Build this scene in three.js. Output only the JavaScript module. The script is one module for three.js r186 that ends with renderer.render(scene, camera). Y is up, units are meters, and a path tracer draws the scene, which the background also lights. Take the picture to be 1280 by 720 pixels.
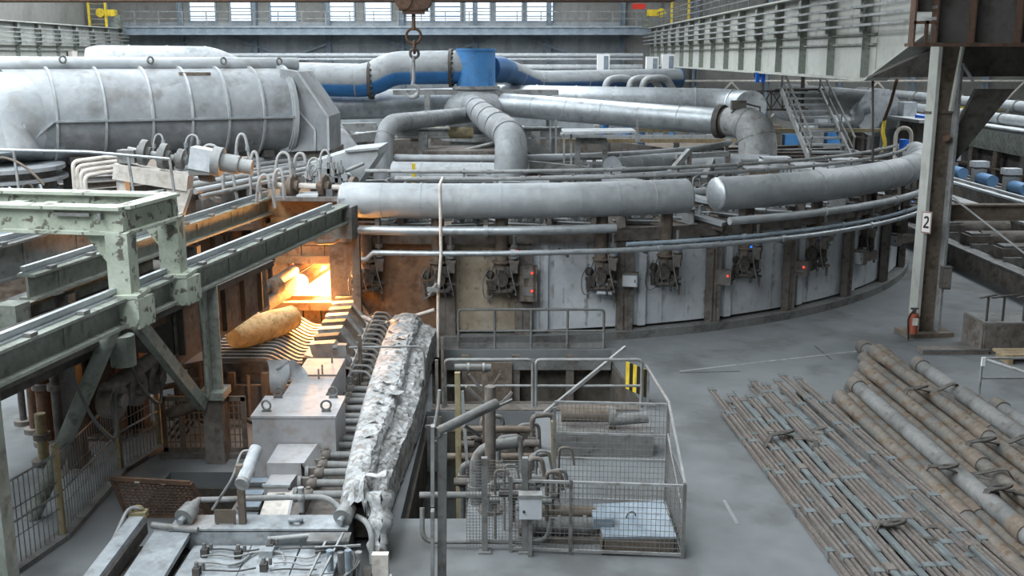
import * as THREE from 'three';
import { mergeGeometries } from 'three/addons/utils/BufferGeometryUtils.js';
import { RectAreaLightUniformsLib } from 'three/addons/lights/RectAreaLightUniformsLib.js';

// ---------- camera, light, exposure ----------
const F = 1320, PITCH = Math.atan(290 / F), EYE = 7.5;
const scene = new THREE.Scene();
scene.background = new THREE.Color(0.35, 0.42, 0.5);
const camera = new THREE.PerspectiveCamera(2 * Math.atan(360 / F) * 180 / Math.PI, 1280 / 720, 0.1, 400);
camera.position.set(0, EYE, 0);
camera.rotation.x = -PITCH;
const renderer = new THREE.WebGLRenderer({ antialias: true });
renderer.toneMapping = THREE.LinearToneMapping;
renderer.toneMappingExposure = 1.28;
renderer.shadowMap.enabled = true;
RectAreaLightUniformsLib.init();
const ROOF = 19;
// unseen roof lights, added to light the hall, near ones as fill: [x, depth, width, length, strength]
const ROOF_LIGHTS = [[-24, 50, 7, 60, 7], [-12, 52, 5, 62, 7], [1, 60, 5, 46, 6], [27, 54, 6, 54, 6.5], [-27, 6, 6, 28, 5], [-14, 8, 8, 28, 8], [-3, 8, 5, 28, 6]];

// ---------- little helpers ----------
const V = (x, y, d) => new THREE.Vector3(x, y, -d);
let seed = 7;
const ORD = ['nearest', 'second', 'third', 'fourth', 'fifth', 'sixth', 'seventh', 'eighth', 'ninth', 'tenth', 'eleventh', 'twelfth', 'thirteenth', 'fourteenth', 'fifteenth', 'sixteenth', 'seventeenth', 'eighteenth', 'nineteenth', 'twentieth'];
const rnd = (a = 0, b = 1) => { seed = (seed * 1664525 + 1013904223) >>> 0; return a + (b - a) * seed / 4294967296; };
const pick = (a) => a[Math.floor(rnd() * a.length) % a.length];
const cp = Math.cos(PITCH), sp = Math.sin(PITCH);
const ray = (px, py) => { const x = (px - 640) / F, u = (360 - py) / F; return new THREE.Vector3(x, u * cp - sp, -u * sp - cp); };
const G = (px, py, h = 0) => { const r = ray(px, py); return r.multiplyScalar((h - EYE) / r.y).add(camera.position); };   // where a level plane lies
const D = (px, py, d) => { const r = ray(px, py); return r.multiplyScalar(-d / r.z).add(camera.position); };           // where an upright plane lies
const lerp = (a, b, t) => a.clone().lerp(b, t);
const off = (p, x, y = 0, d = 0) => p.clone().add(V(x, y, d));
const plain = (g) => { const q = g.index ? g.toNonIndexed() : g; for (const k of Object.keys(q.attributes)) if (!['position', 'normal', 'color'].includes(k)) q.deleteAttribute(k); if (!q.attributes.normal) q.computeVertexNormals(); return q; };
function boxUV(g) {
  const p = g.attributes.position, n = g.attributes.normal, uv = new Float32Array(p.count * 2);
  for (let i = 0; i < p.count; i += 3) {
    const nx = Math.abs(n.getX(i) + n.getX(i + 1) + n.getX(i + 2)), ny = Math.abs(n.getY(i) + n.getY(i + 1) + n.getY(i + 2)), nz = Math.abs(n.getZ(i) + n.getZ(i + 1) + n.getZ(i + 2));
    for (let k = i; k < i + 3; k++) {
      const x = p.getX(k), y = p.getY(k), z = p.getZ(k);
      const [u, v] = ny >= nx && ny >= nz ? [x, z] : nx > nz ? [z, y] : [x, y];
      uv[k * 2] = u; uv[k * 2 + 1] = v;
    }
  }
  g.setAttribute('uv', new THREE.BufferAttribute(uv, 2)); return g;
}
const join = (gs) => { const l = [].concat(gs).flat(Infinity).map(plain); const anyC = l.some((g) => g.attributes.color); if (anyC) l.forEach((g) => { if (!g.attributes.color) g.setAttribute('color', new THREE.BufferAttribute(new Float32Array(g.attributes.position.count * 3).fill(1), 3)); }); return boxUV(l.length === 1 ? l[0] : mergeGeometries(l)); };
const bx = (w, h, d, x, y, dep, ry = 0) => { const g = new THREE.BoxGeometry(w, h, d); if (ry) g.rotateY(ry); return g.translate(x, y, -dep); };
function basis(a, b) { // z along a->b, y as upright as can be
  const z = b.clone().sub(a).normalize(), up = Math.abs(z.y) > 0.97 ? new THREE.Vector3(1, 0, 0) : new THREE.Vector3(0, 1, 0), x = up.cross(z).normalize(), y = z.clone().cross(x);
  return new THREE.Matrix4().makeBasis(x, y, z);
}
const bar = (a, b, w, h = w, dx = 0, dy = 0) => { const L = a.distanceTo(b), m = basis(a, b).setPosition(a.clone().add(b).multiplyScalar(0.5)); return new THREE.BoxGeometry(w, h, L).translate(dx, dy, 0).applyMatrix4(m); };
const ib = (a, b, h, w, t = 0.03) => [bar(a, b, t, h - t), bar(a, b, w, t, 0, h / 2 - t / 2), bar(a, b, w, t, 0, -h / 2 + t / 2)];
const cy = (a, b, r, r2 = r, n = 14) => { const L = a.distanceTo(b), m = basis(a, b).setPosition(a.clone().add(b).multiplyScalar(0.5)); return new THREE.CylinderGeometry(r2, r, L, n).rotateX(Math.PI / 2).applyMatrix4(m); };
function round(pts, r, n = 5) { // fillet the corners of a polyline
  if (!r) return pts;
  const o = [pts[0]];
  for (let i = 1; i < pts.length - 1; i++) {
    const p = pts[i], a = pts[i - 1], b = pts[i + 1], la = Math.min(r, p.distanceTo(a) * 0.49), lb = Math.min(r, p.distanceTo(b) * 0.49);
    const s = lerp(p, a, la / p.distanceTo(a)), e = lerp(p, b, lb / p.distanceTo(b));
    for (let k = 0; k <= n; k++) { const t = k / n; o.push(s.clone().multiplyScalar((1 - t) ** 2).addScaledVector(p, 2 * t * (1 - t)).addScaledVector(e, t * t)); }
  }
  o.push(pts[pts.length - 1]); return o;
}
function sweep(pts, r, n = 10, col) { // a capped tube; r is a number or a function of 0..1
  const N = pts.length, P = [], C = [], I = [], R = (t) => (typeof r === 'function' ? r(t) : r);
  let tan = pts[1].clone().sub(pts[0]).normalize(), nor = Math.abs(tan.y) > 0.9 ? new THREE.Vector3(1, 0, 0) : new THREE.Vector3(0, 1, 0);
  nor.addScaledVector(tan, -nor.dot(tan)).normalize();
  for (let i = 0; i < N; i++) {
    const t1 = pts[Math.min(i + 1, N - 1)].clone().sub(pts[Math.max(i - 1, 0)]).normalize();
    nor.addScaledVector(t1, -nor.dot(t1)).normalize(); const bi = t1.clone().cross(nor), rr = R(i / (N - 1));
    for (let k = 0; k <= n; k++) { const a = k / n * Math.PI * 2, dv = nor.clone().multiplyScalar(Math.cos(a)).addScaledVector(bi, Math.sin(a)), q = pts[i].clone().addScaledVector(dv, rr); P.push(q.x, q.y, q.z); if (col) C.push(...col(dv, i / (N - 1))); }
  }
  for (let i = 0; i < N - 1; i++) for (let k = 0; k < n; k++) { const a = i * (n + 1) + k, b = a + n + 1; I.push(a, a + 1, b, b, a + 1, b + 1); }
  const g = new THREE.BufferGeometry(); g.setAttribute('position', new THREE.Float32BufferAttribute(P, 3)); g.setIndex(I);
  if (col) g.setAttribute('color', new THREE.Float32BufferAttribute(C, 3));
  g.computeVertexNormals();
  { const nn = g.attributes.normal; for (let i = 0; i < N; i++) { const a = i * (n + 1), b = a + n; const x = nn.getX(a) + nn.getX(b), y = nn.getY(a) + nn.getY(b), z = nn.getZ(a) + nn.getZ(b), l = Math.hypot(x, y, z) || 1; nn.setXYZ(a, x / l, y / l, z / l); nn.setXYZ(b, x / l, y / l, z / l); } }
  const cap = (i, s) => { const t1 = pts[i].clone().sub(pts[i + (s > 0 ? -1 : 1)]).normalize(); const c = new THREE.CircleGeometry(R(s > 0 ? 1 : 0), n); const m = basis(V(0, 0, 0), t1); m.setPosition(pts[i]); c.applyMatrix4(m); const q = plain(c); if (col) { const cc = []; for (let j = 0; j < q.attributes.position.count; j++) cc.push(...col(t1, s > 0 ? 1 : 0)); q.setAttribute('color', new THREE.Float32BufferAttribute(cc, 3)); } return q; };
  return [g, cap(0, -1), cap(N - 1, 1)];
}
const tb = (pts, r, bend = 0, n = 8, col) => sweep(round(pts, bend), r, n, col);
const ring = (p, dir, r, t, n = 20) => cy(p.clone().addScaledVector(dir, -t / 2), p.clone().addScaledVector(dir, t / 2), r, r, n);
const tor = (c, r, t, rx = 0, ry = 0, arc = Math.PI * 2, s = 14) => new THREE.TorusGeometry(r, t, 6, s, arc).rotateX(rx).rotateY(ry).translate(c.x, c.y, c.z);
const FC = { x: -1.3, d: 44 };                                        // furnace centre
const onRing = (R, a, y) => V(FC.x + R * Math.sin(a), y, FC.d - R * Math.cos(a));  // a = 0 faces the camera, grows to the right
const arc = (R, a0, a1, y, n = 40) => Array.from({ length: n + 1 }, (_, i) => onRing(R, a0 + (a1 - a0) * i / n, y));
function extr(pts2, depth, m) { const s = new THREE.Shape(pts2.map(([x, y]) => new THREE.Vector2(x, y))); const g = new THREE.ExtrudeGeometry(s, { depth, bevelEnabled: false }); return m ? g.applyMatrix4(m) : g; }
function prism(ps, v) { // polygon of world points pushed along v
  const n = ps.length, q = ps.map((p) => p.clone().add(v)), P = [], tri = (...t) => t.forEach((p) => P.push(p.x, p.y, p.z));
  const nrm = new THREE.Vector3(); for (let i = 0; i < n; i++) nrm.add(ps[i].clone().cross(ps[(i + 1) % n]));
  const flip = nrm.dot(v) > 0;
  const T = (a, b, c) => (flip ? tri(a, c, b) : tri(a, b, c));
  for (let i = 1; i < n - 1; i++) { T(ps[0], ps[i], ps[i + 1]); T(q[0], q[i + 1], q[i]); }
  for (let i = 0; i < n; i++) { const j = (i + 1) % n; T(ps[j], ps[i], q[i]); T(ps[j], q[i], q[j]); }
  const g = new THREE.BufferGeometry(); g.setAttribute('position', new THREE.Float32BufferAttribute(P, 3)); g.computeVertexNormals(); return g;
}

// ---------- naming and tagging ----------
const used = new Map();
const numbered = (n) => { n = n.replace(/_\d{3}$/, ''); const k = used.get(n) ?? 0; used.set(n, k + 1); return k ? n + '_' + String(k).padStart(3, '0') : n; };
function lit(o) { o.castShadow = o.receiveShadow = true; return o; }
function tag(o, label, category, group) { if (label) o.userData.label = label; if (category) o.userData.category = category; if (group) o.userData.group = group; return o; }
function part(parent, name, geos, mat, label) { const m = lit(new THREE.Mesh(join(geos), mat)); m.name = name; if (label) m.userData.label = label; parent.add(m); return m; }
function piece(parent, name, geo, mat, pos, ry = 0) { const m = lit(new THREE.Mesh(geo, mat)); m.name = name; m.position.copy(pos); m.rotation.y = ry; m._sh = true; parent.add(m); return m; }
const shared = (geos) => join(geos);
function stuff(m) { m.userData.kind = 'stuff'; return m; }
function thing(name, label, category, group) { const o = new THREE.Group(); o.name = numbered(name); scene.add(o); return tag(o, label, category, group); }
function done(t, base) { // put the group's origin at its base
  t.updateMatrixWorld(true); const b = new THREE.Box3().setFromObject(t), p = base ?? new THREE.Vector3((b.min.x + b.max.x) / 2, b.min.y, (b.min.z + b.max.z) / 2);
  const seen = new Set();
  t.traverse((m) => { if (m === t || !m.isMesh) return; if (m._sh) { if (m.parent === t || !m.parent._sh) m.position.sub(p); } else if (!seen.has(m.geometry)) { seen.add(m.geometry); m.geometry.translate(-p.x, -p.y, -p.z); } });
  t.position.copy(p); return t;
}
function one(name, label, category, geos, mat, group) { const t = new THREE.Mesh(join(geos), mat); lit(t); t.name = numbered(name); scene.add(t); tag(t, label, category, group); t.geometry.computeBoundingBox(); const b = t.geometry.boundingBox, p = new THREE.Vector3((b.min.x + b.max.x) / 2, b.min.y, (b.min.z + b.max.z) / 2); t.geometry.translate(-p.x, -p.y, -p.z); t.position.copy(p); return t; }
function copy(o, pos, ry = 0, label) { const c = o.clone(); c.name = numbered(o.name); c.userData = { ...o.userData }; if (label) c.userData.label = label; c.position.copy(pos); c.rotation.y = ry; scene.add(c); return c; }
function struct(name, geos, mat, parent) { const m = lit(new THREE.Mesh(join(geos), mat)); m.name = name; if (!parent) m.userData.kind = 'structure'; (parent ?? scene).add(m); return m; }

// ---------- procedural surfaces ----------
const hash = (x, y, s) => { let h = (x * 374761393 + y * 668265263 + s * 1442695041) | 0; h = Math.imul(h ^ (h >>> 13), 1274126177); return ((h ^ (h >>> 16)) >>> 0) / 4294967296; };
function vnoise(x, y, per, s) { const xi = Math.floor(x), yi = Math.floor(y), fx = x - xi, fy = y - yi, u = fx * fx * (3 - 2 * fx), v = fy * fy * (3 - 2 * fy), m = (a) => ((a % per) + per) % per; const a = hash(m(xi), m(yi), s), b = hash(m(xi + 1), m(yi), s), c = hash(m(xi), m(yi + 1), s), d = hash(m(xi + 1), m(yi + 1), s); return a + (b - a) * u + (c - a) * v + (a - b - c + d) * u * v; }
function fbm(u, v, f, oct, s) { let t = 0, a = 0.5, w = 0; for (let i = 0; i < oct; i++) { t += a * vnoise(u * f, v * f, f, s + i); w += a; a *= 0.55; f *= 2; } return t / w; }
function texture(size, metres, fn, srgb = true) {
  const d = new Uint8Array(size * size * 4);
  for (let j = 0; j < size; j++) for (let i = 0; i < size; i++) { const c = fn(i / size, j / size), o = (j * size + i) * 4; for (let k = 0; k < 3; k++) d[o + k] = Math.max(0, Math.min(255, c[k])); d[o + 3] = 255; }
  const t = new THREE.DataTexture(d, size, size); t.wrapS = t.wrapT = THREE.RepeatWrapping; t.magFilter = THREE.LinearFilter; t.minFilter = THREE.LinearMipmapLinearFilter; t.generateMipmaps = true;
  if (srgb) t.colorSpace = THREE.SRGBColorSpace; t.repeat.set(1 / metres, 1 / metres); t.needsUpdate = true; return t;
}
const ss = (a, b, x) => { const t = Math.max(0, Math.min(1, (x - a) / (b - a))); return t * t * (3 - 2 * t); };
const mixc = (a, b, t) => [0, 1, 2].map((k) => a[k] + (b[k] - a[k]) * t);
// a dusty, worn coat: base, second tone, stain tone and how much of each
const coat = (base, tone, stain, o = {}) => { const s = o.seed ?? 1, sz = o.size ?? 384, m = o.m ?? 3.1; return texture(sz, m, (u, v) => {
  const n1 = fbm(u, v, 4, 5, s), n2 = fbm(u, v, 12, 5, s + 20), n3 = fbm(u * 1, v, 32, 3, s + 40), st = o.streak ? fbm(u, v * 0.0001, 32, 3, s + 60) * 0.6 + fbm(u, v, 16, 3, s + 61) * 0.4 : n2;
  let c = mixc(base, tone, ss(0.35, 0.65, n1)); c = mixc(c, stain, ss(o.lo ?? 0.5, o.hi ?? 0.84, st) * (o.k ?? 0.7)); const g = (n3 - 0.5) * (o.grain ?? 22); return [c[0] + g, c[1] + g, c[2] + g]; }); };
const bump = texture(256, 0.9, (u, v) => { const n = fbm(u, v, 8, 5, 99) * 255; return [n, n, n]; }, false);
const mat = (map, rough = 0.8, metal = 0, o = {}) => { const m = new THREE.MeshStandardMaterial({ roughness: rough, metalness: metal, ...o }); if (map?.isTexture) { m.map = map; m.bumpMap = bump; m.bumpScale = o.bumpScale ?? 0.004; } else if (map) m.color = new THREE.Color(map); return m; };
const M = {
  duct: mat(coat([126, 130, 133], [142, 146, 149], [102, 100, 97], { seed: 3, m: 4.3, k: 0.6 }), 0.62, 0.15),
  ductB: mat(coat([152, 157, 160], [170, 174, 177], [124, 122, 118], { seed: 13, m: 5.1, k: 0.45 }), 0.6, 0.2),
  silver: mat(coat([160, 166, 170], [178, 184, 188], [128, 130, 130], { seed: 23, m: 2.9, k: 0.5 }), 0.42, 0.55),
  pale: mat(coat([170, 175, 179], [188, 192, 195], [136, 140, 144], { seed: 33, m: 2.3, k: 0.7 }), 0.75),
  wrap: mat(coat([156, 159, 160], [180, 182, 183], [118, 114, 108], { seed: 43, m: 1.3, k: 0.7, grain: 36, lo: 0.52, hi: 0.66 }), 0.9, 0, { bumpScale: 0.02 }),
  steel: mat(coat([134, 136, 136], [150, 152, 152], [100, 96, 92], { seed: 53, m: 2.7 }), 0.7, 0.2),
  mid: mat(coat([104, 105, 104], [120, 121, 120], [78, 72, 66], { seed: 63, m: 2.2 }), 0.75, 0.15),
  dark: mat(coat([72, 69, 66], [84, 80, 77], [52, 48, 44], { seed: 73, m: 2.1, grain: 16 }), 0.85),
  brown: mat(coat([98, 88, 78], [112, 102, 92], [70, 58, 48], { seed: 83, m: 2.5 }), 0.85),
  dirty: mat(coat([92, 86, 80], [108, 103, 98], [66, 58, 52], { seed: 87, m: 2.0 }), 0.85),
  rust: mat(coat([98, 74, 58], [86, 66, 54], [64, 52, 44], { seed: 93, m: 1.9 }), 0.9),
  girder: mat(coat([158, 160, 154], [168, 170, 165], [134, 132, 124], { seed: 103, m: 5, k: 0.5, grain: 10 }), 0.75),
  green: mat(coat([152, 160, 146], [166, 173, 160], [84, 82, 73], { seed: 113, m: 1.5, lo: 0.62, hi: 0.72, k: 0.9 }), 0.7),
  greenD: mat(coat([112, 118, 110], [126, 131, 124], [78, 76, 70], { seed: 123, m: 1.9, k: 0.8 }), 0.72),
  floor: mat(coat([96, 100, 102], [110, 114, 116], [78, 78, 76], { seed: 133, m: 13, size: 768, grain: 14, k: 0.6, lo: 0.46, hi: 0.8 }), 0.85),
  pit: mat(coat([70, 66, 60], [84, 80, 74], [48, 43, 38], { seed: 143, m: 3 }), 0.9),
  panel: mat(coat([184, 189, 194], [198, 203, 208], [118, 114, 112], { seed: 153, m: 3.4, size: 512, streak: 1, lo: 0.54, hi: 0.8, k: 0.75, grain: 12 }), 0.75, 0.1),
  panelT: mat(coat([150, 138, 120], [166, 156, 140], [92, 78, 62], { seed: 155, m: 2.6, streak: 1, lo: 0.55, hi: 0.75, k: 0.85 }), 0.8),
  panelK: mat(coat([84, 82, 80], [94, 92, 90], [66, 60, 56], { seed: 161, m: 3, grain: 10 }), 0.85),
  glowP: mat(coat([116, 88, 66], [128, 102, 80], [78, 58, 46], { seed: 159, m: 2.6, k: 0.8 }), 0.85),  // dirty brown wall tone with orange glow from the mouth painted in
  panelD: mat(coat([112, 104, 97], [126, 119, 112], [70, 61, 54], { seed: 157, m: 2.6, streak: 1, lo: 0.48, hi: 0.68, k: 0.9 }), 0.8),
  sheet: mat(coat([136, 142, 146], [150, 156, 160], [110, 114, 116], { seed: 163, m: 6, k: 0.5, streak: 1, grain: 10 }), 0.7),
  sheetD: mat(coat([116, 116, 112], [128, 128, 124], [96, 94, 90], { seed: 167, m: 6, k: 0.5, streak: 1, grain: 10 }), 0.75),
  blue: mat(coat([52, 112, 172], [70, 132, 190], [84, 110, 136], { seed: 173, m: 2.4, k: 0.5, grain: 10 }), 0.5, 0, { vertexColors: false }),
  blueD: mat(coat([44, 82, 124], [56, 94, 134], [62, 76, 92], { seed: 177, m: 2, k: 0.5 }), 0.6),
  slate: mat(coat([122, 135, 146], [138, 150, 160], [98, 106, 112], { seed: 181, m: 2, k: 0.5 }), 0.65),
  yellow: mat(coat([206, 178, 40], [220, 194, 60], [138, 118, 52], { seed: 183, m: 1.6 }), 0.6),
  yellowD: mat(coat([136, 126, 96], [150, 140, 110], [98, 88, 66], { seed: 187, m: 1.6 }), 0.7),
  cream: mat(coat([190, 184, 176], [204, 199, 192], [150, 140, 130], { seed: 193, m: 1.8, k: 0.6 }), 0.7),
  tubing: mat(coat([106, 100, 92], [96, 95, 92], [92, 70, 50], { seed: 203, m: 2.2, lo: 0.52, hi: 0.7 }), 0.75, 0.15),
  rods: mat(coat([100, 94, 90], [112, 106, 101], [76, 66, 60], { seed: 207, m: 1.4 }), 0.8),
  rodsB: mat(coat([94, 101, 102], [106, 113, 114], [74, 78, 77], { seed: 211, m: 1.4 }), 0.8),
  strap: mat(coat([74, 72, 68], [90, 88, 84], [54, 50, 46], { seed: 213, m: 0.8 }), 0.95),
  brick: mat(coat([150, 120, 88], [166, 134, 98], [116, 84, 58], { seed: 223, m: 1.2, k: 0.7 }), 0.9),
  brickB: mat(coat([136, 106, 78], [150, 120, 88], [104, 76, 54], { seed: 227, m: 1.2, k: 0.7 }), 0.9),
  table: mat(coat([146, 152, 156], [164, 170, 174], [118, 120, 120], { seed: 233, m: 1.7, k: 0.7 }), 0.6, 0.2),
  box: mat(coat([158, 158, 160], [172, 172, 174], [140, 128, 118], { seed: 237, m: 2.1, k: 0.5, grain: 10 }), 0.6, 0.2),
  wood: mat(coat([150, 132, 104], [162, 146, 118], [112, 96, 74], { seed: 243, m: 0.9, streak: 1 }), 0.85),
  white: mat('#e4e6e8', 0.6), red: mat('#c8321e', 0.5), black: mat('#141414', 0.7), orangeRed: mat('#8f4a34', 0.6), rubber: mat('#4a4a4a', 0.8), hose: mat('#949595', 0.75), brightBlue: mat('#1f6fe0', 0.45),
  redLamp: mat('#a01810', 0.4, 0, { emissive: new THREE.Color(1, 0.06, 0.03), emissiveIntensity: 1.4 }),
  blueLamp: mat('#1050c0', 0.4, 0, { emissive: new THREE.Color(0.02, 0.22, 1), emissiveIntensity: 0.9 }),
  pane: mat('#c8d8e8', 0.3, 0, { emissive: new THREE.Color(0.72, 0.88, 1), emissiveIntensity: 1.1 }),
  sky: mat('#e8f0f8', 0.4, 0, { emissive: new THREE.Color(0.9, 0.96, 1), emissiveIntensity: 1.5 }),
  water: mat('#3a3c3a', 0.08),
};
// ================= the hall =================
const HX0 = -33, HX1 = 52, FAR = 89, BACK = -10;
{
  const sh = new THREE.Shape([[HX0, BACK], [HX1, BACK], [HX1, FAR], [HX0, FAR]].map(([x, d]) => new THREE.Vector2(x, d)));
  for (const h of PITS()) sh.holes.push(new THREE.Path(h.map(([x, d]) => new THREE.Vector2(x, d))));
  const g = new THREE.ExtrudeGeometry(sh, { depth: 0.3, bevelEnabled: false }).rotateX(-Math.PI / 2).translate(0, -0.3, 0);
  const fl = struct('floor', g, M.floor);
  part(fl, 'floor_marking', bar(G(850, 464, 0.003), G(1080, 438, 0.003), 0.09, 0.004), M.steel); part(fl, 'floor_joint', bar(G(850, 466, 0.002), G(925, 464, 0.002), 0.05, 0.004), M.dark); part(fl, 'floor_joint', bar(G(1018, 432, 0.002), G(1040, 450, 0.002), 0.04, 0.004), M.dark); part(fl, 'floor_marking', bar(G(905, 625, 0.003), G(922, 655, 0.003), 0.06, 0.004), M.steel);
}
function PITS() { return [[[-1.75, 22.2], [3.1, 22.2], [2.6, 26.6], [-2.1, 26.6]], [[-1.85, 16.3], [-0.75, 16.3], [-0.75, 17.3], [0.5, 17.3], [0.5, 21.7], [-1.85, 21.7]], [[-6.3, 16.5], [-4.75, 16.5], [-4.75, 18.3], [-6.3, 18.3]]]; }
PITS().forEach((h, i) => {
  const depth = [2.6, 1.3, 1.6][i], geos = [];
  h.forEach((a, k) => { const b = h[(k + 1) % h.length]; geos.push(bar(V(a[0], -depth / 2 - 0.15, a[1]), V(b[0], -depth / 2 - 0.15, b[1]), 0.12, depth - 0.3)); });
  const xs = h.map((p) => p[0]), ds = h.map((p) => p[1]), x0 = Math.min(...xs), x1 = Math.max(...xs), d0 = Math.min(...ds), d1 = Math.max(...ds);
  geos.push(bx(x1 - x0 + 0.4, 0.1, d1 - d0 + 0.4, (x0 + x1) / 2, -depth, (d0 + d1) / 2));
  struct(numbered('pit_wall'), geos, M.pit);
});
{ // walls of corrugated sheet, in bays, each sheet a child
  const wave = (w, h, pitch = 0.36) => { const n = Math.round(w / pitch), pts = []; for (let i = 0; i <= n; i++) { const x = -w / 2 + w * i / n; for (const [o, z] of [[0, 0.2], [0.12, 0.2], [0.17, 0], [0.31, 0]]) if (x + o <= w / 2 + 1e-6) pts.push([x + o, z]); } const out = [[-w / 2, -0.05], ...pts, [w / 2, -0.05]].reverse(); return extr(out, h).rotateX(-Math.PI / 2).translate(0, 0, 0); };
  const sheet = wave(6, 10.2), top = wave(6, 6.6);
  const G8 = shared(sheet), G6 = shared(top);
  const far = struct('wall_far', [bx(HX1 - HX0 + 1, ROOF, 0.3, (HX0 + HX1) / 2, ROOF / 2, FAR + 0.3)], M.sheetD);
  for (let i = 0; i < 14; i++) { const x = HX0 + 3 + i * 6; piece(far, 'wall_sheet', G8, x < 11 ? M.sheet : M.sheetD, V(x, 0, FAR)); piece(far, 'wall_sheet', G6, x < 11 ? M.sheet : M.sheetD, V(x, 12.4, FAR)); if (x > 12) piece(far, 'wall_sheet', shared(wave(6, 2.2)), M.sheetD, V(x, 10.2, FAR)); }
  const left = struct('wall_left', [bx(0.3, ROOF, FAR - BACK + 1, HX0 - 0.3, ROOF / 2, (FAR + BACK) / 2)], M.sheetD);
  const GL = shared(wave(6, ROOF, 0.42));
  for (let i = 0; i < 9; i++) piece(left, 'wall_sheet', GL, M.sheetD, V(HX0 - 0.1, 0, 88 - 3 - i * 6), Math.PI / 2);
  struct('wall_right', [bx(0.3, ROOF, FAR - BACK + 1, HX1 + 0.3, ROOF / 2, (FAR + BACK) / 2)], M.sheetD);
  struct('wall_back', [bx(HX1 - HX0 + 1, ROOF, 0.3, (HX0 + HX1) / 2, ROOF / 2, BACK - 0.3)], M.sheetD);
  struct('ceiling', [bx(HX1 - HX0 + 1, 0.3, FAR - BACK + 1, (HX0 + HX1) / 2, ROOF + 0.15, (FAR + BACK) / 2)], M.sheetD);
  for (const d of [20, 40, 60, 80]) struct(numbered('trim'), ib(V(HX0, ROOF - 0.5, d), V(HX1, ROOF - 0.5, d), 0.9, 0.4, 0.04), M.mid);
  // far wall frame: posts, rails and braces
  const posts = []; for (let i = 0; i <= 14; i++) posts.push(...ib(V(HX0 + i * 6, 0, FAR - 0.35), V(HX0 + i * 6, ROOF, FAR - 0.35), 0.4, 0.4, 0.04));
  struct('trim_9', posts, M.slate);
  // right bay white bracing
  for (let i = 0; i < 5; i++) { const x = 18 + i * 6; const b = [cy(V(x - 2.6, 2.6, FAR - 0.8), V(x, 5.4, FAR - 0.8), 0.09), cy(V(x, 5.4, FAR - 0.8), V(x + 2.6, 2.6, FAR - 0.8), 0.09)]; struct(numbered('trim'), b, M.cream); }
  struct(numbered('trim'), [cy(V(12, 5.5, FAR - 0.8), V(HX1, 5.5, FAR - 0.8), 0.09)], M.cream);
  struct(numbered('trim'), [bar(V(24, 3.3, FAR - 1.2), V(HX1, 3.3, FAR - 1.2), 0.2, 0.3)], M.yellow);
  // left bay diagonal bracing on the far wall
  for (const x of [-30, -18, -6]) struct(numbered('trim'), [bar(V(x + 0.4, 7.6, FAR - 0.4), V(x + 5.6, 9.4, FAR - 0.4), 0.16), bar(V(x + 5.6, 9.4, FAR - 0.4), V(x + 11.4, 7.5, FAR - 0.4), 0.16)], M.slate);
}
{ // windows high in the far wall
  const xs = [[237, 269], [288, 320], [338, 370], [411, 443], [456, 489], [507, 538], [543, 576], [581, 613], [619, 653], [658, 692]];
  let prev = HX0; const bands = [];
  xs.forEach(([a, b], i) => {
    const p = D(a, 24, FAR - 0.1), q = D(b, 8, FAR - 0.1), w = q.x - p.x, y0 = 10.3, h = 1.5, x = (p.x + q.x) / 2;
    const f = struct('window_' + (i + 1), [bx(w + 0.24, 0.14, 0.2, x, y0 - 0.05, FAR), bx(w + 0.24, 0.14, 0.2, x, y0 + h + 0.05, FAR), bx(0.14, h, 0.2, x - w / 2, y0 + h / 2, FAR), bx(0.14, h, 0.2, x + w / 2, y0 + h / 2, FAR)], M.slate);
    part(f, 'window_pane', bx(w, h, 0.03, x, y0 + h / 2, FAR + 0.02), M.pane);
    const n = i % 3 === 1 ? 3 : 4; for (let k = 1; k < n; k++) part(f, 'louvre_slat', bx(w, 0.1, 0.08, x, y0 + h * k / n, FAR - 0.04), i % 4 === 2 ? M.blueD : M.sheet);
    bands.push([prev, x - w / 2 - 0.1]); prev = x + w / 2 + 0.1;
  });
  bands.push([prev, 12.2]);
  bands.forEach(([a, b]) => b - a > 0.1 && struct(numbered('wall_panel'), [bx(b - a, 2.2, 0.08, (a + b) / 2, 11.3, FAR)], M.sheetD));
}
for (const [x, d, w, l, s] of ROOF_LIGHTS) { // unseen skylights and panes, added to brighten the hall
  const f = struct(numbered('added_skylight'), [bx(w + 0.4, 0.2, 0.2, x, ROOF - 0.1, d - l / 2 - 0.1), bx(w + 0.4, 0.2, 0.2, x, ROOF - 0.1, d + l / 2 + 0.1), bx(0.2, 0.2, l, x - w / 2 - 0.1, ROOF - 0.1, d), bx(0.2, 0.2, l, x + w / 2 + 0.1, ROOF - 0.1, d)], M.sheet);
  part(f, 'window_pane', bx(w, 0.04, l, x, ROOF - 0.03, d), M.sky);
  const L = new THREE.RectAreaLight(new THREE.Color(0.9, 0.96, 1), s, w, l); L.position.copy(V(x, ROOF - 0.12, d)); L.lookAt(x, 0, -d); scene.add(L);
}
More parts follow.
